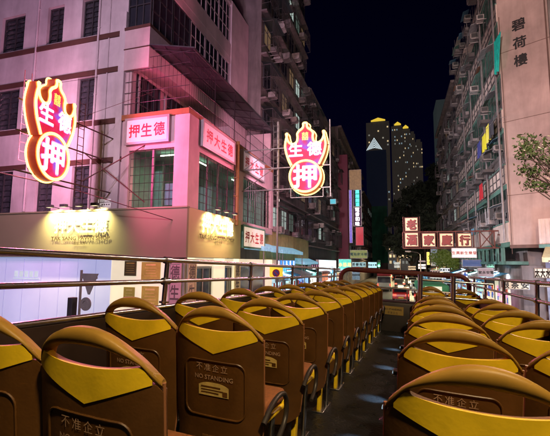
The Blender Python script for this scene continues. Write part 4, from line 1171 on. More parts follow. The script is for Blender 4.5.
# tree by the right pavement under the white hanging board
q = onY(451, 262, 52)
tree('small green street tree with light put into its leaves beyond the red sign boxes', q.x-.2, 52, q.z+1.6, 2.3, 55, glow('glowing_leaves', (.25,.35,.05), .10, base=(.10,.14,.03)), 2600, .16)  # light on the leaves is put in as emission
# near tree at the right edge whose twigs cross the salmon wall
tt = thing('street_tree', 'leafy street tree at the right edge, twigs crossing the salmon wall', 'tree', (5.3, 13.6, 0))
rn = random.Random(77); b = MB(); bl = MB()
T0 = Vector((0,0,0)); top = Vector((.1,.1,7.5))
b.tube([(0,0,0),(.1,.0,2.5),(0,.1,5.0),(.1,.1,7.5)], [.22,.18,.13,.06], 9)
def W(px, py, D): 
    d = ray(px, py); return Vector((0,0,CAMZ)) + d*D - Vector((5.3, 13.6, 0))
tips = [(521,137),(529,135),(525,150),(519,155),(531,152),(525,165),(533,168),(524,182),(531,181),(540,160),(545,172),(537,186),(548,150),(543,140),(527,142),(522,170),(547,186),(552,165),(560,150),(565,170),(572,140),(580,160),(536,145),(519,145),(529,174)]
for i, (px, py) in enumerate(tips):
    D = 12.2+rn.uniform(-.5,.5); p = W(px, py, D); root = Vector((.05,.05,4.2+rn.random()*1.6)); mid = root.lerp(p, .55)+Vector((0,0,.28))
    b.tube([root, mid, p], [.04,.02,.009], 5)
    c1 = mid.lerp(p, .8)
    for _ in range(52):
        c = c1.lerp(p, rn.random()) + Vector((rn.gauss(0,.11), rn.gauss(0,.11), rn.gauss(0,.07)))
        u = Vector((rn.gauss(0,1), rn.gauss(0,1), rn.gauss(-.5,.7))).normalized(); v = u.cross(Vector((rn.gauss(0,1), rn.gauss(0,1), rn.gauss(0,1)))).normalized(); s = .058*(.6+rn.random()*.9)
        bl.add([c-u*s, c-v*s*.42, c+u*s, c+v*s*.42], [(0,1,2,3)])
clumps = [((rn.uniform(.2,2.8), rn.uniform(-1.5,1.5), rn.uniform(5,8)), .8) for _ in range(14)]
for c, r_ in clumps: b.tube([(.05,.05,4.8), Vector(c)*.6+Vector((0,0,2)), c], [.05,.03,.01], 5)
leaf_cloud(bl, clumps, 2500, .07, rn)
b.build('trunk', m_bark, tt, smooth=60); bl.build('crown', m_leaf, tt)

# ================================================================== SIGNS ALONG THE STREET
# maroon slab and vertical signs, left side
def slab_sign(name, label, px0, px1, py0, py1, Y, m, th=.4, cat='sign', extra=None, marks=None):
    a = onY(px0, py0, Y); c = onY(px1, py1, Y); w = c.x-a.x; h = a.z-c.z
    M = faceS((a.x+c.x)/2, Y, (a.z+c.z)/2); t = thing(name, label, cat, M=M)
    b = MB(); b.box(-w/2, w/2, -h/2, h/2, -th, 0); b.build('sign_box', m_alu if extra is None else extra, t)
    b = MB(); b.box(-w/2+.04, w/2-.04, -h/2+.04, h/2-.04, .002, .03); b.build('face_panel', m, t)
    if marks: marks(t, w, h)
    return t
HAN = '茶餐廳藥房麵家海味珠寶金行眼鏡電器時裝鞋店書局酒樓冰室大生新華美樂安和興隆發記永豐'
def strokes(m, n, vertical=True, fill=.8, rnseed=1, size=None):
    def f(t, w, h):
        rn = random.Random(rnseed); b = MB(); ch = size or (min(w*.85, h/n*.85) if vertical else min(h*.72, w/n*.85))
        for i in range(n):
            cx, cy = (0, h/2-h*(i+.5)/n) if vertical else (-w/2+w*(i+.5)/n, 0)
            b.text(rn.choice(HAN), Matrix.Translation((cx, cy, .034)), h=ch, w=ch, bold=.03)
        b.build('lettering', m, t)
    return f
def words(m, s_, vertical=True, bold=.03, fill=.8):
    def f(t, w, h):
        b = MB(); n = len(s_)
        for i, ch in enumerate(s_):
            if vertical: b.text(ch, Matrix.Translation((0, h/2-h*(i+.5)/n, .04)), h=h/n*fill, w=min(w*.85, h/n*fill*1.1), bold=bold)
            else: b.text(ch, Matrix.Translation((-w/2+w*(i+.5)/n, 0, .04)), h=h*fill, w=min(w/n*.85, h*fill), bold=bold)
        b.build('lettering', m, t)
    return f
m_maroon = mat('maroon_board', (.16,.025,.05), rough=.6, var=.15, emit=(.20,.02,.05), es=.06)
slab_sign('vertical_sign', 'very tall dark maroon blank sign slab standing proud of the left tenements', 338, 348.5, 155, 262, 56.9, m_maroon, th=1.0, extra=m_maroon)
slab_sign('vertical_sign', 'slim violet-blue lit strip left of the teal characters', 348.8, 352.6, 190, 243, 50, glow('violet_strip', (.25,.16,.85), .75, var=.4))
slab_sign('vertical_sign', 'brown vertical board in a pale frame above the teal characters', 349, 361.5, 170, 189.5, 50, glow('brown_panel', (.32,.15,.03), .6, var=.4), extra=mat('pale_box', (.3,.28,.32)))
slab_sign('vertical_sign', 'dark vertical board with glowing teal characters', 353, 361.8, 190, 206.5, 50, mat('night_blue', (.03,.05,.10)), marks=strokes(glow('teal_neon', (.05,1,.72), 2.2), 4, rnseed=2))
slab_sign('vertical_sign', 'dark vertical board with four glowing white characters', 353, 361.8, 207.5, 226, 50, mat('night_plum', (.08,.04,.10)), marks=strokes(glow('white_neon', (1,.92,1), 2.4), 4, rnseed=3))
slab_sign('vertical_sign', 'plain bright red vertical panel under the white characters', 355.5, 363.8, 227, 245.5, 50, glow('red_panel', (.62,.02,.04), .8), extra=mat('pale_box', (.3,.28,.32)))
slab_sign('shop_sign', 'yellow-green horizontal sign under the red panel', 350, 367.5, 250, 258.5, 51, glow('olive_panel', (.35,.40,.10), .6, var=.3), marks=strokes(m_grn, 5, False, rnseed=4))
slab_sign('shop_sign', 'bright teal and yellow horizontal shop sign at street level', 338.5, 351.5, 259, 270.5, 44, glow('teal_panel', (.05,.85,.65), 1.0, var=.3), marks=strokes(glow('yellow_neon', (1,.85,.2), 1.8), 3, False, rnseed=5))
slab_sign('vertical_sign', 'small blue-cyan lit sign behind the street-side neon', 330, 336, 199, 204, 46, glow('cyan_panel', (.05,.65,.8), .8))
slab_sign('vertical_sign', 'small sky-blue lit sign left of the street-side neon', 271, 276.5, 131, 142, 30, glow('sky_panel', (.12,.4,1), .9))
# lit shop signs along the left ground floor (face the street, +X)
def street_sign(label, px0, px1, py0, py1, X, m, side=-1, marks=None, name='shop_sign', box=m_alu):
    a = onX(px0, (py0+py1)/2, X); c = onX(px1, (py0+py1)/2, X)
    za = onX((px0+px1)/2, py0, X).z; zb_ = onX((px0+px1)/2, py1, X).z; w = abs(c.y-a.y); h = za-zb_
    M = (faceE if side < 0 else faceW)(X, (a.y+c.y)/2, (za+zb_)/2); t = thing(name, label, 'sign', M=M)
    b = MB(); b.box(-w/2, w/2, -h/2, h/2, -.3, 0); b.build('sign_box', box, t)
    b = MB(); b.box(-w/2+.03, w/2-.03, -h/2+.03, h/2-.03, .002, .02); b.build('face_panel', m, t)
    if marks: marks(t, w, h)
    return t
gB = glow('blue_lit_panel', (.03,.34,.95), 1.0, var=.2); gC = glow('cyan_lit_panel', (.15,.75,.95), 1.1, var=.3); gW = glow('white_lit_panel', (.75,.92,1), 2.0)
wn = glow('white_neon', (1,.92,1), 2.4)
street_sign('bright blue shop sign with white marks over the left pavement', 276, 295, 260, 266, -7.4, gB, marks=strokes(wn, 5, False, rnseed=7))
street_sign('cyan lit shop sign just under the bright blue one', 278, 291, 267.5, 273, -7.5, gC, marks=strokes(gB, 6, False, rnseed=8))
street_sign('glaring white-blue shop sign near the maroon slab', 319, 336, 260, 272, -7.3, gW)
street_sign('small dark violet shop sign left of the glaring white one', 311, 319, 264, 269, -7.3, mat('violet_board', (.12,.05,.12)), marks=strokes(glow('pink_neon', (1,.4,.6), .8), 4, False, rnseed=9))
street_sign('red and yellow poster panel at the left pavement', 322, 328, 272, 281, -7.35, glow('poster_red', (.9,.25,.10), .9, var=.6, scale=2), name='poster')
street_sign('cyan shop window panel left of the blue sign', 266, 275, 268, 284, -7.8, glow('pale_cyan_panel', (.55,.85,.95), .9, var=.4))
# shopfronts: glowing bays under canopies, both sides
def shopfront(label, side, X, y0, y1, h, m, seed):
    t = thing('shopfront', label, 'shop', (X, y0, 0)); out = -side; rn = random.Random(seed); L = y1-y0
    b = MB(); b.box(0, out*.10, 0, .25, 0, h+.5); b.box(0, out*.10, L-.25, L, 0, h+.5); b.box(0, out*.101, .25, L-.25, h, h+.5); b.build('frame', rn.choice([m_alu, m_frame, m_cream]), t)
    b = MB(); b.box(out*.02, out*.03, .25, L-.25, .1, h); b.build('display', m, t)
    b = MB()
    n = int(L/.5)
    for i in range(n):
        y = .35+i*(L-.7)/n
        for k in range(4):
            if rn.random() < .7: hh = rn.uniform(.15,.5); b.box(out*.04, out*.10, y, y+rn.uniform(.15,.42), .3+k*.6, .3+k*.6+hh, rn.randrange(3))
    st_ = b.build('goods', [mat('goods_red', (.5,.08,.05), emit=(.5,.08,.05), es=.4), mat('goods_blue', (.08,.15,.5), emit=(.1,.2,.6), es=.4), mat('goods_pale', (.6,.6,.5), emit=(.7,.7,.5), es=.5)], t); st_['kind'] = 'stuff'
    b = MB(); b.add([(0, 0, h+.9), (out*1.3, 0, h+.5), (out*1.3, L, h+.5), (0, L, h+.9)], [(0,1,2,3)]); b.add([(out*1.3, 0, h+.5), (out*1.3, L, h+.5), (out*1.3, L, h+.28), (out*1.3, 0, h+.28)], [(0,1,2,3)])
    b.build('awning', mat('awning_%d' % (seed % 4), [(.05,.25,.4), (.3,.28,.25), (.05,.15,.1), (.35,.1,.06)][seed % 4], rough=.8, var=.3), t)
    return t
shopm = [glow('shop_light_cyan', (.45,.85,1), 1.6, var=.6, scale=1.5), glow('shop_light_white', (.95,.95,.85), 1.9, var=.6, scale=1.5), glow('shop_light_warm', (1,.65,.35), 1.5, var=.6, scale=1.5), glow('shop_light_pink', (.9,.35,.6), 1.1, var=.6, scale=1.5), glow('shop_light_blue', (.25,.5,1), 1.5, var=.6, scale=1.5)]
cn = ['cyan-lit', 'white-lit', 'warm-lit', 'pink-lit', 'blue-lit']
y = 24.6; nums = ['first', 'second', 'third', 'fourth', 'fifth', 'sixth', 'seventh', 'eighth', 'ninth', 'tenth', 'eleventh', 'twelfth', 'thirteenth', 'fourteenth', 'fifteenth']
for i in range(14):
    L = [4.2,3.6,4.8][i % 3]; k = [0,0,4,1,3,1,0,2,1,4,2,1,0,1][i]
    shopfront('%s street shopfront, %s past the pawn shop along the left pavement' % (cn[k], nums[i]), -1, -8.3, y, y+L, 2.6, shopm[k], 200+i); y += L+.1
y = 28.6
for i in range(14):
    L = [3.8,4.6,3.4][i % 3]; k = [3,2,0,1,0,4,1,2,0,1,4,0,1,2][i]
    shopfront('%s street shopfront, %s past the salmon corner on the right' % (cn[k], nums[i]), 1, 6.55, y, y+L, 2.5, shopm[k], 300+i); y += L+.1
# ---- red framed sign boxes over the right of the street
YS = 30.0
bx = [(404.3,418.4,217.5,231.3,'老'), (404.3,419,232.5,247,'酒'), (421.5,436,233,247,'家'), (439,454,233,247,'慶'), (457,472,233,247,'行')]
m_lb = glow('warm_lit_box', (1,.64,.36), .80, base=(.4,.28,.18), var=.1)
m_rf = mat('red_frame', (.13,.03,.02), rough=.6)
m_rt = mat('deep_red_lettering', (.20,.012,.01), rough=.5)
wordsb = ['topmost of the five red-framed lit boxes, alone above the row', 'red-framed lit box at the left end of the row, under the topmost one', 'red-framed lit box second from the left in the row', 'red-framed lit box third from the left in the row', 'red-framed lit box at the right end, next to the crossed bracket']
for i, (x0, x1, y0, y1, ch) in enumerate(bx):
    a = onY(x0, y0, YS); c = onY(x1, y1, YS); w = c.x-a.x; h = a.z-c.z; t = thing('sign_box', wordsb[i], 'sign', M=faceS((a.x+c.x)/2, YS, (a.z+c.z)/2), group='red framed sign boxes')
    b = MB(); b.box(-w/2, w/2, -h/2, h/2, -.35, 0); b.build('box_body', m_rf, t)
    b = MB(); b.box(-w/2+.06, w/2-.06, -h/2+.06, h/2-.06, .002, .02); b.build('face_panel', m_lb, t)
    b = MB(); b.text(ch, Matrix.Translation((0,0,.03)), h=h*.66, w=w*.66, bold=.05); b.text(ch, Matrix.Translation((.03,-.03,.025)), h=h*.68, w=w*.70, mi=1, bold=.05); b.build('lettering', [m_rt, m_blk], t)
b = MB(); a = onY(403, 232, YS+.2); c = onY(494.5, 248, YS+.2); x480 = onY(480, 240, YS).x
for z in (a.z-.02, c.z): b.tube([(a.x, YS+.18, z), (c.x+.3, YS+.18, z)], .05, 6)
for px in (403, 420, 437.5, 456, 473.5, 480, 494.5): x = onY(px, 240, YS+.18).x; b.tube([(x, YS+.18, a.z), (x, YS+.18, c.z)], .04, 6)
b.tube([(x480, YS+.18, a.z), (c.x, YS+.18, c.z)], .035, 6); b.tube([(x480, YS+.18, c.z), (c.x, YS+.18, a.z)], .035, 6)
x0_ = onY(403, 217, YS).x; x1_ = onY(419.5, 217, YS).x; zt_ = onY(410, 216.5, YS).z
for x in (x0_, x1_): b.tube([(x, YS+.18, a.z), (x, YS+.18, zt_)], .03, 6)
tag(b.build('sign_bracket', m_rf, smooth=50), 'dark red lattice bracket with an X end, carrying the lit boxes', 'bracket')
b = MB(); b.tube([(c.x+.2, YS+.1, a.z-.3), (XRW+.2, YS+.1, a.z-.3)], .04, 6); b.tube([(c.x+.2, YS+.1, c.z+.2), (XRW+.2, YS+.1, c.z+.2)], .04, 6); tag(b.build('support_arm', m_rf, smooth=50), 'twin support arms tying the lattice bracket to the tenement', 'bracket')
slab_sign('hanging_sign', 'white hanging board with rows of red and grey writing under the lit boxes', 451.5, 477, 248, 258, 29.5, glow('white_dim_board', (.9,.85,.78), .55, base=(.7,.68,.65)), th=.1, marks=strokes(mat('faded_red_writing', (.45,.12,.10)), 6, False, rnseed=11))
slab_sign('shop_sign', 'blue fabric-fronted sign under the white hanging board', 462, 482, 259.5, 267, 36, glow('deep_blue_panel', (.03,.09,.30), .7))
slab_sign('shop_sign', 'small white sign with a blue cross mark by the right rail', 462, 468, 272, 278, 30, glow('white_lit_panel', (.75,.92,1), 2.0), marks=words(mat('blue_lettering', (.02,.12,.6)), '+', False, .05, .7))
slab_sign('shop_sign', 'green and white lit sign below the right shop canopy', 486, 495, 262, 268, 34, glow('green_white_panel', (.4,.95,.7), 1.0, var=.6), marks=strokes(m_grn, 3, False, rnseed=13))
slab_sign('shop_sign', 'dull mauve board with dark characters below the right canopy', 478, 494, 268, 277, 28, mat('mauve_board', (.38,.32,.34)), marks=strokes(m_blk, 4, False, rnseed=14))
slab_sign('shop_sign', 'long beige board with stacked dark characters above a red-lit shop', 500, 530, 280, 290, 24, glow('beige_board', (.6,.5,.35), .35, base=(.5,.42,.3)), marks=strokes(m_blk, 3, False, rnseed=15, size=.35))
slab_sign('shop_sign', 'white board with three bold black characters at the far right', 534, 551, 268, 278.5, 21, glow('white_dim_board', (.9,.85,.78), .55, base=(.7,.68,.65)), th=.15, marks=words(m_blk, '太大水', False, .05, .8))
slab_sign('shop_sign', 'pale strip sign with small black writing under the three bold characters', 535.5, 556, 282.5, 287.5, 20.6, glow('white_dim_board', (.9,.85,.78), .55, base=(.7,.68,.65)), th=.1, marks=strokes(m_blk, 9, False, rnseed=16))
slab_sign('shop_sign', 'yellow vertical lit strip far down the street', 426.5, 430, 252, 265, 70, glow('yellow_strip', (1,.8,.1), 1.6))
slab_sign('shop_sign', 'pale lit panel beside the yellow vertical strip', 430.5, 438, 247, 266, 72, glow('grey_blue_panel', (.35,.45,.55), .45, var=.5))
for i, (px0, px1, py0, py1, Y, cl, s_) in enumerate(((368,377,262,268,80,(.5,.9,1),1.2), (352,366,262,267,60,(.5,.8,.85),.9), (394,400,262,268,90,(.8,.8,.7),.8), (408,416,266,270,85,(1,.7,.4),.9), (418,426,264,269,75,(.9,.9,1),1.0), (440,450,268,272,50,(.9,.95,1),1.3), (430,440,270,274,48,(1,.6,.45),.6), (418,430,276,280,40,(.1,.6,.9),1.0), (444,460,279,284,36,(.3,.8,.9),.9), (430,442,277,282,44,(.9,.9,.8),.8),(476,484,284,292,26,(.4,.9,.8),.8),(352,360,270,280,58,(.3,.45,.6),.5))):
    slab_sign('shop_sign', ['bright cyan','dull cyan','dim cream','orange','white','blue-white','salmon','azure','turquoise','cream','mint green','slate blue'][i]+' small lit sign among the far street clutter', px0, px1, py0, py1, Y, glow('clutter_%d' % i, cl, s_, var=.5), marks=strokes(m_blk, 4, False, rnseed=30+i), th=.15)

# ================================================================== STREET FURNITURE
def lamp_post(label, x, y, h, side, col, pw, group=None):
    t = thing('street_lamp', label, 'street lamp', (x, y, 0), group)
    b = MB(); b.tube([(0,0,0),(0,0,h)], [.10,.055], 10); b.cyl((0,0,0), .16, .6, 12)
    b.tube([(0,0,h-.02),(side*.5,0,h+.28),(side*1.6,0,h+.42)], .035, 8); b.build('post', m_pipe, t, smooth=50)
    b = MB(); b.rbox(side*1.5, side*2.3, -.16, .16, h+.36, h+.52, .05); hd = b.build('lamp_head', m_alu, t, smooth=50)
    b = MB(); b.box(side*1.6, side*2.2, -.11, .11, h+.335, h+.355); b.build('lens', glow('sodium_lens', (1,.72,.35), 12), hd)
    light('SPOT', (x+side*1.9, y, h+.30), col, pw, .18, (x+side*1.9, y+.01, 0), 172, .3)
WARM = (1,.74,.40)
lamp_post('added unseen street lamp on the right pavement behind the bus, arm over the deck', 4.0, -1.4, 8.6, -1, WARM, 3000, 'street lamps')  # lamp added out of view to light the seats; its place is assumed
lamp_post('added street lamp on the left kerb beside the cross street', -5.2, 6.2, 9.2, 1, WARM, 350, 'street lamps') if False else None  # added lamp for extra light, not built
lamp_post('added street lamp on the right corner before the salmon wall', 4.6, 17.5, 9.4, 1, (1,.62,.42), 1500, 'street lamps') if False else None  # added lamp for the salmon wall, likewise not built
for (px, py, Y, lb) in ((391.5, 253.5, 95, 'glowing amber street lamp far off over the middle of the road'), (408, 252, 70, 'glowing amber street lamp nearest the red sign boxes'), (422, 262, 60, 'low amber street lamp right of the others')):
    q = onY(px, py, Y); lamp_post(lb, q.x+1.9, Y, q.z-.34, -1, WARM, 7000, 'street lamps')  # some of these far lamps added to brighten the street end
# traffic light
q = onY(379, 265, 62); t = thing('traffic_light', 'traffic light showing green far down the street', 'traffic light', (q.x, 62, 0))
b = MB(); b.tube([(0,0,0),(0,0,q.z+.5)], .06, 8); b.build('post', m_pipe, t, smooth=50)
b = MB(); b.rbox(-.2, .2, -.25, -.07, q.z-.35, q.z+.75, .03); b.build('signal_box', m_frame, t)
for k, (mm, nm) in enumerate(((glow('green_signal', (.05,1,.3), 14), 'lens'), (m_blk, 'lens'), (m_blk, 'lens'))):
    b = MB(); b.cyl((0, q.z-.12+k*.33, .251), .13 if k else .17, .02, 16, M=faceS(0,0,0)); b.build(nm, mm, t)
light('POINT', (q.x, 61.5, q.z), (.1,1,.35), 60, .2)
# no-stopping sign
q = onY(276.5, 273, 17); t = thing('no_stopping_sign', 'yellow plate bearing a blue disc with red ring on a kerbside pole', 'traffic sign', (q.x, 17, 0))
b = MB(); b.tube([(0,0,0),(0,0,q.z+.3)], .03, 8); b.build('pole', m_pipe, t, smooth=50)
b = MB(); b.box(-.30, .30, -.06, -.04, q.z-.26, q.z+.26); b.build('plate', glow('yellow_plate', (1,.75,.05), .7, base=(.8,.6,.05)), t)
M = faceS(0, -.061, q.z); b = MB(); b.cyl((0,0,0), .17, .004, 28, 0, M); b.cyl((0,0,.005), .125, .004, 28, 1, M); b.box(-.14,.14,-.02,.02,.010,.013,0, M @ Matrix.Rotation(R(-45),4,'Z'))
b.build('disc', [mat('sign_red', (.6,.03,.03)), mat('sign_blue', (.08,.08,.45))], t)
# backs of two traffic signs by the left rail
q = onY(80.5, 290, 9.5); t = thing('traffic_sign', 'post with the grey backs of a triangular and a round traffic sign', 'traffic sign', (q.x, 9.5, 0))
zt = onY(80.5, 270, 9.5).z
b = MB(); b.tube([(0,0,0),(0,0,zt)], .035, 10); b.build('post', m_pipe, t, smooth=50)
m_gr = mat('grey_sign_back', (.26,.27,.26), rough=.5, var=.2, scale=4)
z1 = onY(90, 273.5, 9.5).z; z2 = onY(90, 294.5, 9.5).z; w = onY(99,280,9.5).x-onY(82,280,9.5).x
b = MB(); b.prism([(.04, z1), (.04+w, z1), (.04+w*.55, z2), (.04+w*.45, z2)], .02, 0, faceS(0,-.03,0)); b.box(0,.04+w*.9,-.02,.0,z1-.15,z1-.10); b.build('triangle_plate', m_gr, t)
cz = onY(86, 304, 9.5).z; r_ = .19
b = MB(); b.cyl((.04+r_, cz, .012), r_, .02, 28, 0, faceS(0,0,0)); b.tube([(.04+r_+.10*math.cos(R(a)), cz+.10*math.sin(R(a)), .035) for a in range(0,300,30)], .012, 5, 0, faceS(0,0,0)); b.build('round_plate', m_gr, t)
q = onY(75, 308, 9.5); b = MB(); b.rbox(q.x-.10, q.x+.08, 9.3, 9.5, 0, onY(74, 297, 9.5).z, .02); tag(b.build('control_box', m_frame), 'slim black roadside cabinet left of the grey sign backs', 'cabinet')

# ================================================================== VEHICLES
def wheels(t, xs_, ys_, r):
    for x in xs_:
        for y in ys_:
            M = frame((x, y, r), (0,1,0), (0,0,1)); b = MB(); b.cyl((0,0,-.1), r, .2, 20, M=M); w_ = b.build('wheel', m_tyre, t, smooth=40)
            b = MB(); b.cyl((0,0,.101 if x > 0 else -.106), r*.6, .005, 16, M=M); b.build('rim', m_hub, w_)
m_tail = glow('tail_lamp', (1,.05,.02), 5); m_head = glow('head_lamp', (1,.95,.8), 9)
def car(label, x, y, paint, roof=None, facing=1, group=None, cat='car'):
    """facing 1: drives away from the camera (tail lamps seen); -1: towards it"""
    t = thing('taxi' if cat == 'taxi' else 'car', label, cat, M=Matrix.Translation((x, y, 0)) @ Matrix.Rotation(0 if facing > 0 else math.pi, 4, 'Z'), group=group)
    prof = [(-2.2,.30),(-2.25,.62),(-2.15,.90),(-1.75,.98),(-1.25,1.38),(.45,1.42),(1.15,1.0),(2.05,.86),(2.25,.60),(2.2,.30)]
    M = frame((-.84,0,0), (0,1,0), (0,0,1))
    b = MB(); b.prism([(p[0],p[1]) for p in prof], 1.68, 0, M); body = b.build('body', paint, t, smooth=30, bevel=.05)
    b = MB()
    for x_ in (-.847, .841):
        M2 = frame((x_,0,0), (0,1,0), (0,0,1)); b.prism([(-1.55,1.0),(-1.15,1.32),(.40,1.34),(.98,1.0)], .006, 0, M2)
    b.add([(-.70,-1.80,1.0),(.70,-1.80,1.0),(.62,-1.30,1.355),(-.62,-1.30,1.355)], [(0,1,2,3)], 0); b.add([(-.70,1.16,1.02),(.70,1.16,1.02),(.64,.52,1.405),(-.64,.52,1.405)], [(3,2,1,0)], 0)
    b.build('window', m_glassd, t)
    if roof:
        b = MB(); b.rbox(-.30,.30,-.12,.12,1.43,1.58,.03); b.build('roof_sign', roof, t)
    for s in (-1,1):
        b = MB(); b.rbox(s*.62-.16,s*.62+.16,-2.275,-2.17,.62,.80,.02); b.build('tail_light', m_tail, t)
        b = MB(); b.rbox(s*.60-.16,s*.60+.16,2.16,2.275,.58,.74,.02); b.build('headlight', m_head, t)
    b = MB(); b.box(-.26,.26,-2.29,-2.255,.40,.52); b.build('number_plate', mat('plate_yellow', (.7,.55,.05)), t)
    wheels(t, (-.74,.74), (-1.4,1.4), .32)
def minibus(label, x, y, top, group=None, facing=-1):
    t = thing('minibus', label, 'minibus', M=Matrix.Translation((x, y, 0)) @ Matrix.Rotation(0 if facing > 0 else math.pi, 4, 'Z'), group=group)
    b = MB(); b.rbox(-1.0,1.0,-3.4,3.4,.35,2.15,.12,0); b.rbox(-.96,.96,-3.3,3.2,2.1,2.65,.18,1); b.build('body', [mat('cream_paint', (.65,.60,.42), rough=.4, var=.1), top], t, smooth=40)
    b = MB(); b.box(-.86,.86,3.402,3.412,1.25,2.05); b.build('windscreen', m_glassd, t)
    b = MB(); b.box(-.86,.86,-3.412,-3.402,1.25,2.05); b.build('rear_window', m_glassd, t)
    for s in (-1,1):
        for k in range(4): b = MB(); b.box(s*1.001, s*1.01, -3.0+k*1.4, -1.8+k*1.4, 1.3, 2.0); b.build('window', m_glassd, t)
        b = MB(); b.rbox(s*.78-.13,s*.78+.13,3.38,3.43,.7,.9,.02); b.build('headlight', m_head, t)
        b = MB(); b.rbox(s*.85-.08,s*.85+.08,-3.43,-3.38,.8,1.1,.02); b.build('tail_light', m_tail, t)
    b = MB(); b.box(-.5,.5,3.22,3.30,2.25,2.52); b.build('route_sign', glow('route_lit', (1,.9,.6), 1.2), t)
    wheels(t, (-.88,.88), (-2.2,2.2), .38)
mred = mat('taxi_red', (.45,.02,.015), rough=.3, coat=.5, var=.08); msil = mat('silver_paint', (.4,.4,.42), rough=.3, metal=.6, var=.1); mblk = mat('black_paint', (.02,.02,.025), rough=.2, coat=.6); mwh = mat('white_paint', (.7,.7,.68), rough=.3, coat=.4)
tr_s = glow('taxi_sign', (1,.9,.6), 3)
minibus('cream minibus with a dark green roof approaching ahead of the bus', 2.0, 31, mat('roof_green', (.03,.2,.08)))
minibus('cream minibus with a red roof farther down the road', -2.2, 62, mat('roof_red', (.4,.03,.03)), facing=1)
car('red taxi with lit roof sign driving just ahead of the bus', -.9+.7, 20.5, mred, tr_s, 1, 'cars ahead of the bus', 'taxi')
car('white car following the red taxi lane further on', -2.6, 27.5, mwh, None, 1, 'cars ahead of the bus')
car('silver car approaching in the right lane past the minibus', 2.1, 41, msil, None, -1, 'cars ahead of the bus')
car('black car braking beyond the white car', -2.4, 36, mblk, None, 1, 'cars ahead of the bus')
car('second red taxi farther off in the traffic', 0.0, 46, mred, tr_s, 1, 'cars ahead of the bus', 'taxi')
car('white car with headlights on at the far end of the traffic', 2.2, 56, mwh, None, -1, 'cars ahead of the bus')

# ================================================================== LIGHTS OF THE PLACE
# shop light spilling over pavements, fluorescent rooms, street glow
light('AREA', (-9.0, YC+1.3, zs1-.1), (.75,1,.6), 22, 1.0, (-9.0, YC+1.3, 0)); light('AREA', (-8.6, YC+7.0, zs1-.1), (.75,1,.6), 22, 1.0, (-8.6, YC+7, 0))

rn = random.Random(5)
for i, (x, y, k) in enumerate(((2.2,66,-1),(-2.3,72,1),(-.1,70,1),(2.1,78,-1),(-2.5,84,1),(2.2,90,-1),(-.2,86,1),(2.0,102,-1),(-2.4,100,1))):
    car('%s car %s in the far queue' % (['silver','white','black','white','silver','black','red','white','black'][i], ['with headlights on, nearest','showing tail lamps, nearest on the left','showing tail lamps in the middle lane','with headlights on, second','showing tail lamps, second on the left','with headlights on, third','showing tail lamps, middle lane rear','with headlights on, last','showing tail lamps, last'][i]), x, y, [msil,mwh,mblk,mwh,msil,mblk,mred,mwh,mblk][i], None, k, 'cars in the far queue')

# blocks closing the far end of the street
for i, (x0, x1, Y, h, lb) in enumerate(((-7,-1,205,17,'dim low block closing the street end below the golden-topped towers'),(-1,6,215,13,'dim low block closing the street end, right of its neighbour'),(9.5,20,64,9.5,'low pale block behind the small green street tree'))):
    t = thing('street_end_block', lb, 'building', ((x0+x1)/2, Y, 0)); w = x1-x0; rn = random.Random(70+i)
    b = MB(); b.box(-w/2, w/2, 0, 8, 0, h)
    for k in range(int(h/3)): b.box(-w/2, w/2, -.3, -.001, 3*k+2.8, 3*k+3.0)
    b.build('wall', mat('far_facade_glow', (.3,.26,.24), emit=(.35,.30,.26), es=.16, var=.4, scale=.3), t)  # street light on these walls put in as a faint glow
    for k in range(1, int(h/3)):
        for j in range(int(w/1.7)):
            b = MB(); x = -w/2+.4+j*1.7; b.box(x, x+1.0, -.05, -.01, 3*k+.7, 3*k+2.1); b.build('window', rn.choice([m_glass, glow('shop_light_warm', (1,.65,.35), 1.5), glow('far_window_warm', (1,.75,.4), .7), glow('far_window_cool', (.6,.85,1), .35), glow('far_window_dim', (.8,.8,.7), .25)]), t)

# pale blue canopies over the first left shops
m_bc = glow('pale_blue_canopy', (.25,.62,.85), .55, base=(.3,.5,.6), var=.35)
for i, (px0, px1, py) in enumerate(((264, 281, 247), (283, 303, 250), (305, 318, 262))):
    a = onX(px0, py, -7.3); c = onX(px1, py, -7.3); t = thing('shop_canopy', ['pale blue shop canopy beside the grey steel post','pale blue shop canopy under the boarded storey','pale blue shop canopy left of the glaring white sign'][i], 'canopy', (-7.3, a.y, 0))
    L = c.y-a.y; z = a.z; b = MB()
    b.add([(0,0,z),(0,L,z),(-1.2,L,z+.45),(-1.2,0,z+.45)], [(0,1,2,3)]); b.add([(0,0,z),(0,L,z),(0,L,z-.22),(0,0,z-.22)], [(0,1,2,3)]); b.add([(0,0,z-.22),(0,0,z),(-1.2,0,z+.45),(-1.2,0,z-.1)], [(0,1,2,3)])
    b.build('canopy_sheet', m_bc, t)
    [MB().tube([(-.05,yy,z-.25),(-.05,yy,.13)], .03, 6).build('canopy_post', m_pipe, t) for yy in (.1, L-.1)]

# unseen lamps beside and behind the camera, added to brighten walls and facades
lamp_post('added unseen street lamp by the right pavement tree', 7.9, 15.5, 10.5, -1, (1,.60,.42), 3500, 'street lamps')  # added out of view to warm the salmon wall and the tree
def fill_flood(label, base, h, tgt, col, pw, sz=.6, ang=70):  # invented mast and lamp, added only to brighten what it aims at
    t = thing('fill_light_mast', label, 'floodlight', base); p = Vector((base[0], base[1], h))
    b = MB(); b.tube([(0,0,0),(0,0,h-.35)], [.12,.07], 10); b.build('mast', m_pipe, t, smooth=50)
    q = (Vector(tgt)-p).to_track_quat('-Z','Y').to_matrix().to_4x4(); M = Matrix.Translation((0,0,h)) @ q
    b = MB(); b.rbox(-.35,.35,-.25,.25,.0,.16,.03, M=M); hd = b.build('housing', m_frame, t)
    b = MB(); b.box(-.30,.30,-.20,.20,-.012,-.002, M=M); b.build('lens', glow('fill_lens', (1,.8,.7), 6), hd)
    light('SPOT', p + (Vector(tgt)-p).normalized()*.1, col, pw, .3, tgt, ang, .5)
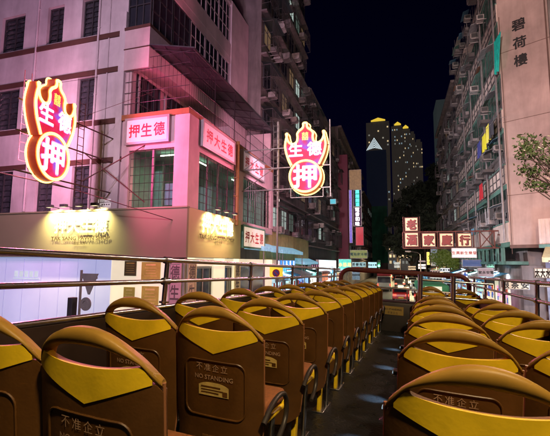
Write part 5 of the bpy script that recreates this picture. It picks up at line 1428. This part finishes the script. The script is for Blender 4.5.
fill_flood('added unseen floodlight mast behind the bus aimed at the salmon wall and tenements', (3.8,-9,0), 12, (8.5,34,13), (1,.66,.56), 17000, ang=62)
fill_flood('added unseen floodlight mast behind the bus aimed at the dark tenements', (-5.5,-9,0), 12, (-9,36,13), (.9,.6,.75), 9000, ang=40)
fill_flood('added unseen floodlight mast behind the bus aimed at the pawn shop wall', (-7.5,-10,0), 12, (-15,13.3,11), (.95,.62,.95), 7000, ang=75)

# tubes added under the shop canopies to brighten both pavements
m_can = glow('fill_tube', (.75,.9,1), 8)
for i, (x, y, col) in enumerate(((6.2,31,(.7,.85,1)),(6.2,38,(.7,.9,1)),(6.2,46,(.8,.85,1)),(6.2,56,(.7,.9,1)),(-7.0,26,(.7,.85,1)),(-7.0,34,(.6,.85,1)),(-7.0,43,(.8,.9,1)),(-7.0,53,(.8,.9,1)))):
    t = thing('canopy_fill_light', 'added fluorescent canopy fitting over the %s pavement, %s from the corner' % ('right' if x > 0 else 'left', ['first','second','third','fourth'][i % 4]), 'light', (x, y, 3.45), 'added canopy lights over the pavements')
    b = MB(); b.rbox(-.08,.08,-.8,.8,.02,.09,.01); b.tube([(0,0,.08),(0,0,.5)], .01, 4); b.build('fitting', m_alu, t)
    b = MB(); b.tube([(0,-.75,0),(0,.75,0)], .02, 6); b.build('tube', m_can, t)
    light('AREA', (x, y, 3.40), col, 260, .2, (x - (.35 if x > 0 else -.35), y, 0), sy=1.5)
fill_flood('added unseen floodlight mast left of the bus tail aimed at the balconies on the right', (-4.6,-9,0), 13, (8,36,10), (1,.80,.74), 30000, ang=44)

light('AREA', (7.6, 22.6, 4.0), (.6,.76,1), 260, .3, (9.0, 26, 1.0), sy=1.5)  # fill light added in front of the shutters to brighten that wall
t = thing('canopy_fill_light', 'added bluish batten light before the steel shutters at the far right', 'light', (7.6, 22.6, 4.1)); b = MB(); b.rbox(-.7,.7,-.06,.06,0,.08,.01); b.tube([(0,0,.05),(1.2,1.8,.9)], .015, 5); b.build('fitting', m_alu, t); b = MB(); b.tube([(-.65,0,-.02),(.65,0,-.02)], .018, 6); b.build('tube', m_can, t)

def wall_fill(label, p, tgt, col, pw, ang):  # invented fitting, added to brighten the balconies across the street
    p = Vector(p); t = thing('wall_fill_light', label, 'floodlight', p); q = (Vector(tgt)-p).to_track_quat('-Z','Y').to_matrix().to_4x4()
    b = MB(); b.rbox(-.16,.16,-.12,.12,.0,.1,.02, M=q); b.tube([(0,0,0), (-.6 if p.x < 0 else .6, 0, .1)], .02, 5); hd = b.build('housing', m_frame, t)
    b = MB(); b.box(-.13,.13,-.09,.09,-.012,-.002, M=q); b.build('lens', glow('fill_lens', (1,.8,.7), 6), hd)
    light('SPOT', p + (Vector(tgt)-p).normalized()*.08, col, pw, .15, tgt, ang, .6)
wall_fill('small added wall floodlight on the dark tenement aimed across at the right balconies', (-8.0, 26.5, 8.3), (6.5, 36, 9), (.95,.9,1), 7000, 85)
w = bpy.data.worlds.new('World'); scene.world = w; w.use_nodes = True
nt = w.node_tree; bg = nt.nodes['Background']
sky = nt.nodes.new('ShaderNodeTexSky'); sky.sky_type = 'NISHITA'; sky.sun_disc = False
sky.sun_elevation = R(12); sky.sun_rotation = R(140)
mul = nt.nodes.new('ShaderNodeMix'); mul.data_type = 'RGBA'; mul.blend_type = 'MULTIPLY'; mul.inputs[0].default_value = 1
mul.inputs[7].default_value = (.16, .10, 1.0, 1)
nt.links.new(sky.outputs[0], mul.inputs[6]); nt.links.new(mul.outputs[2], bg.inputs[0]); bg.inputs[1].default_value = .0015
scene.view_settings.view_transform = 'Standard'; scene.view_settings.look = 'None'; scene.view_settings.exposure = 0
c = scene.cycles; c.use_denoising = True; c.max_bounces = 5; c.diffuse_bounces = 3; c.glossy_bounces = 3; c.transparent_max_bounces = 8
c.caustics_reflective = False; c.caustics_refractive = False; c.sample_clamp_indirect = 3.0; c.use_light_tree = True
moon = light('SUN', (0, 0, 50), (.6, .7, 1), .004, target=None); moon.rotation_euler = (R(40), 0, R(30))
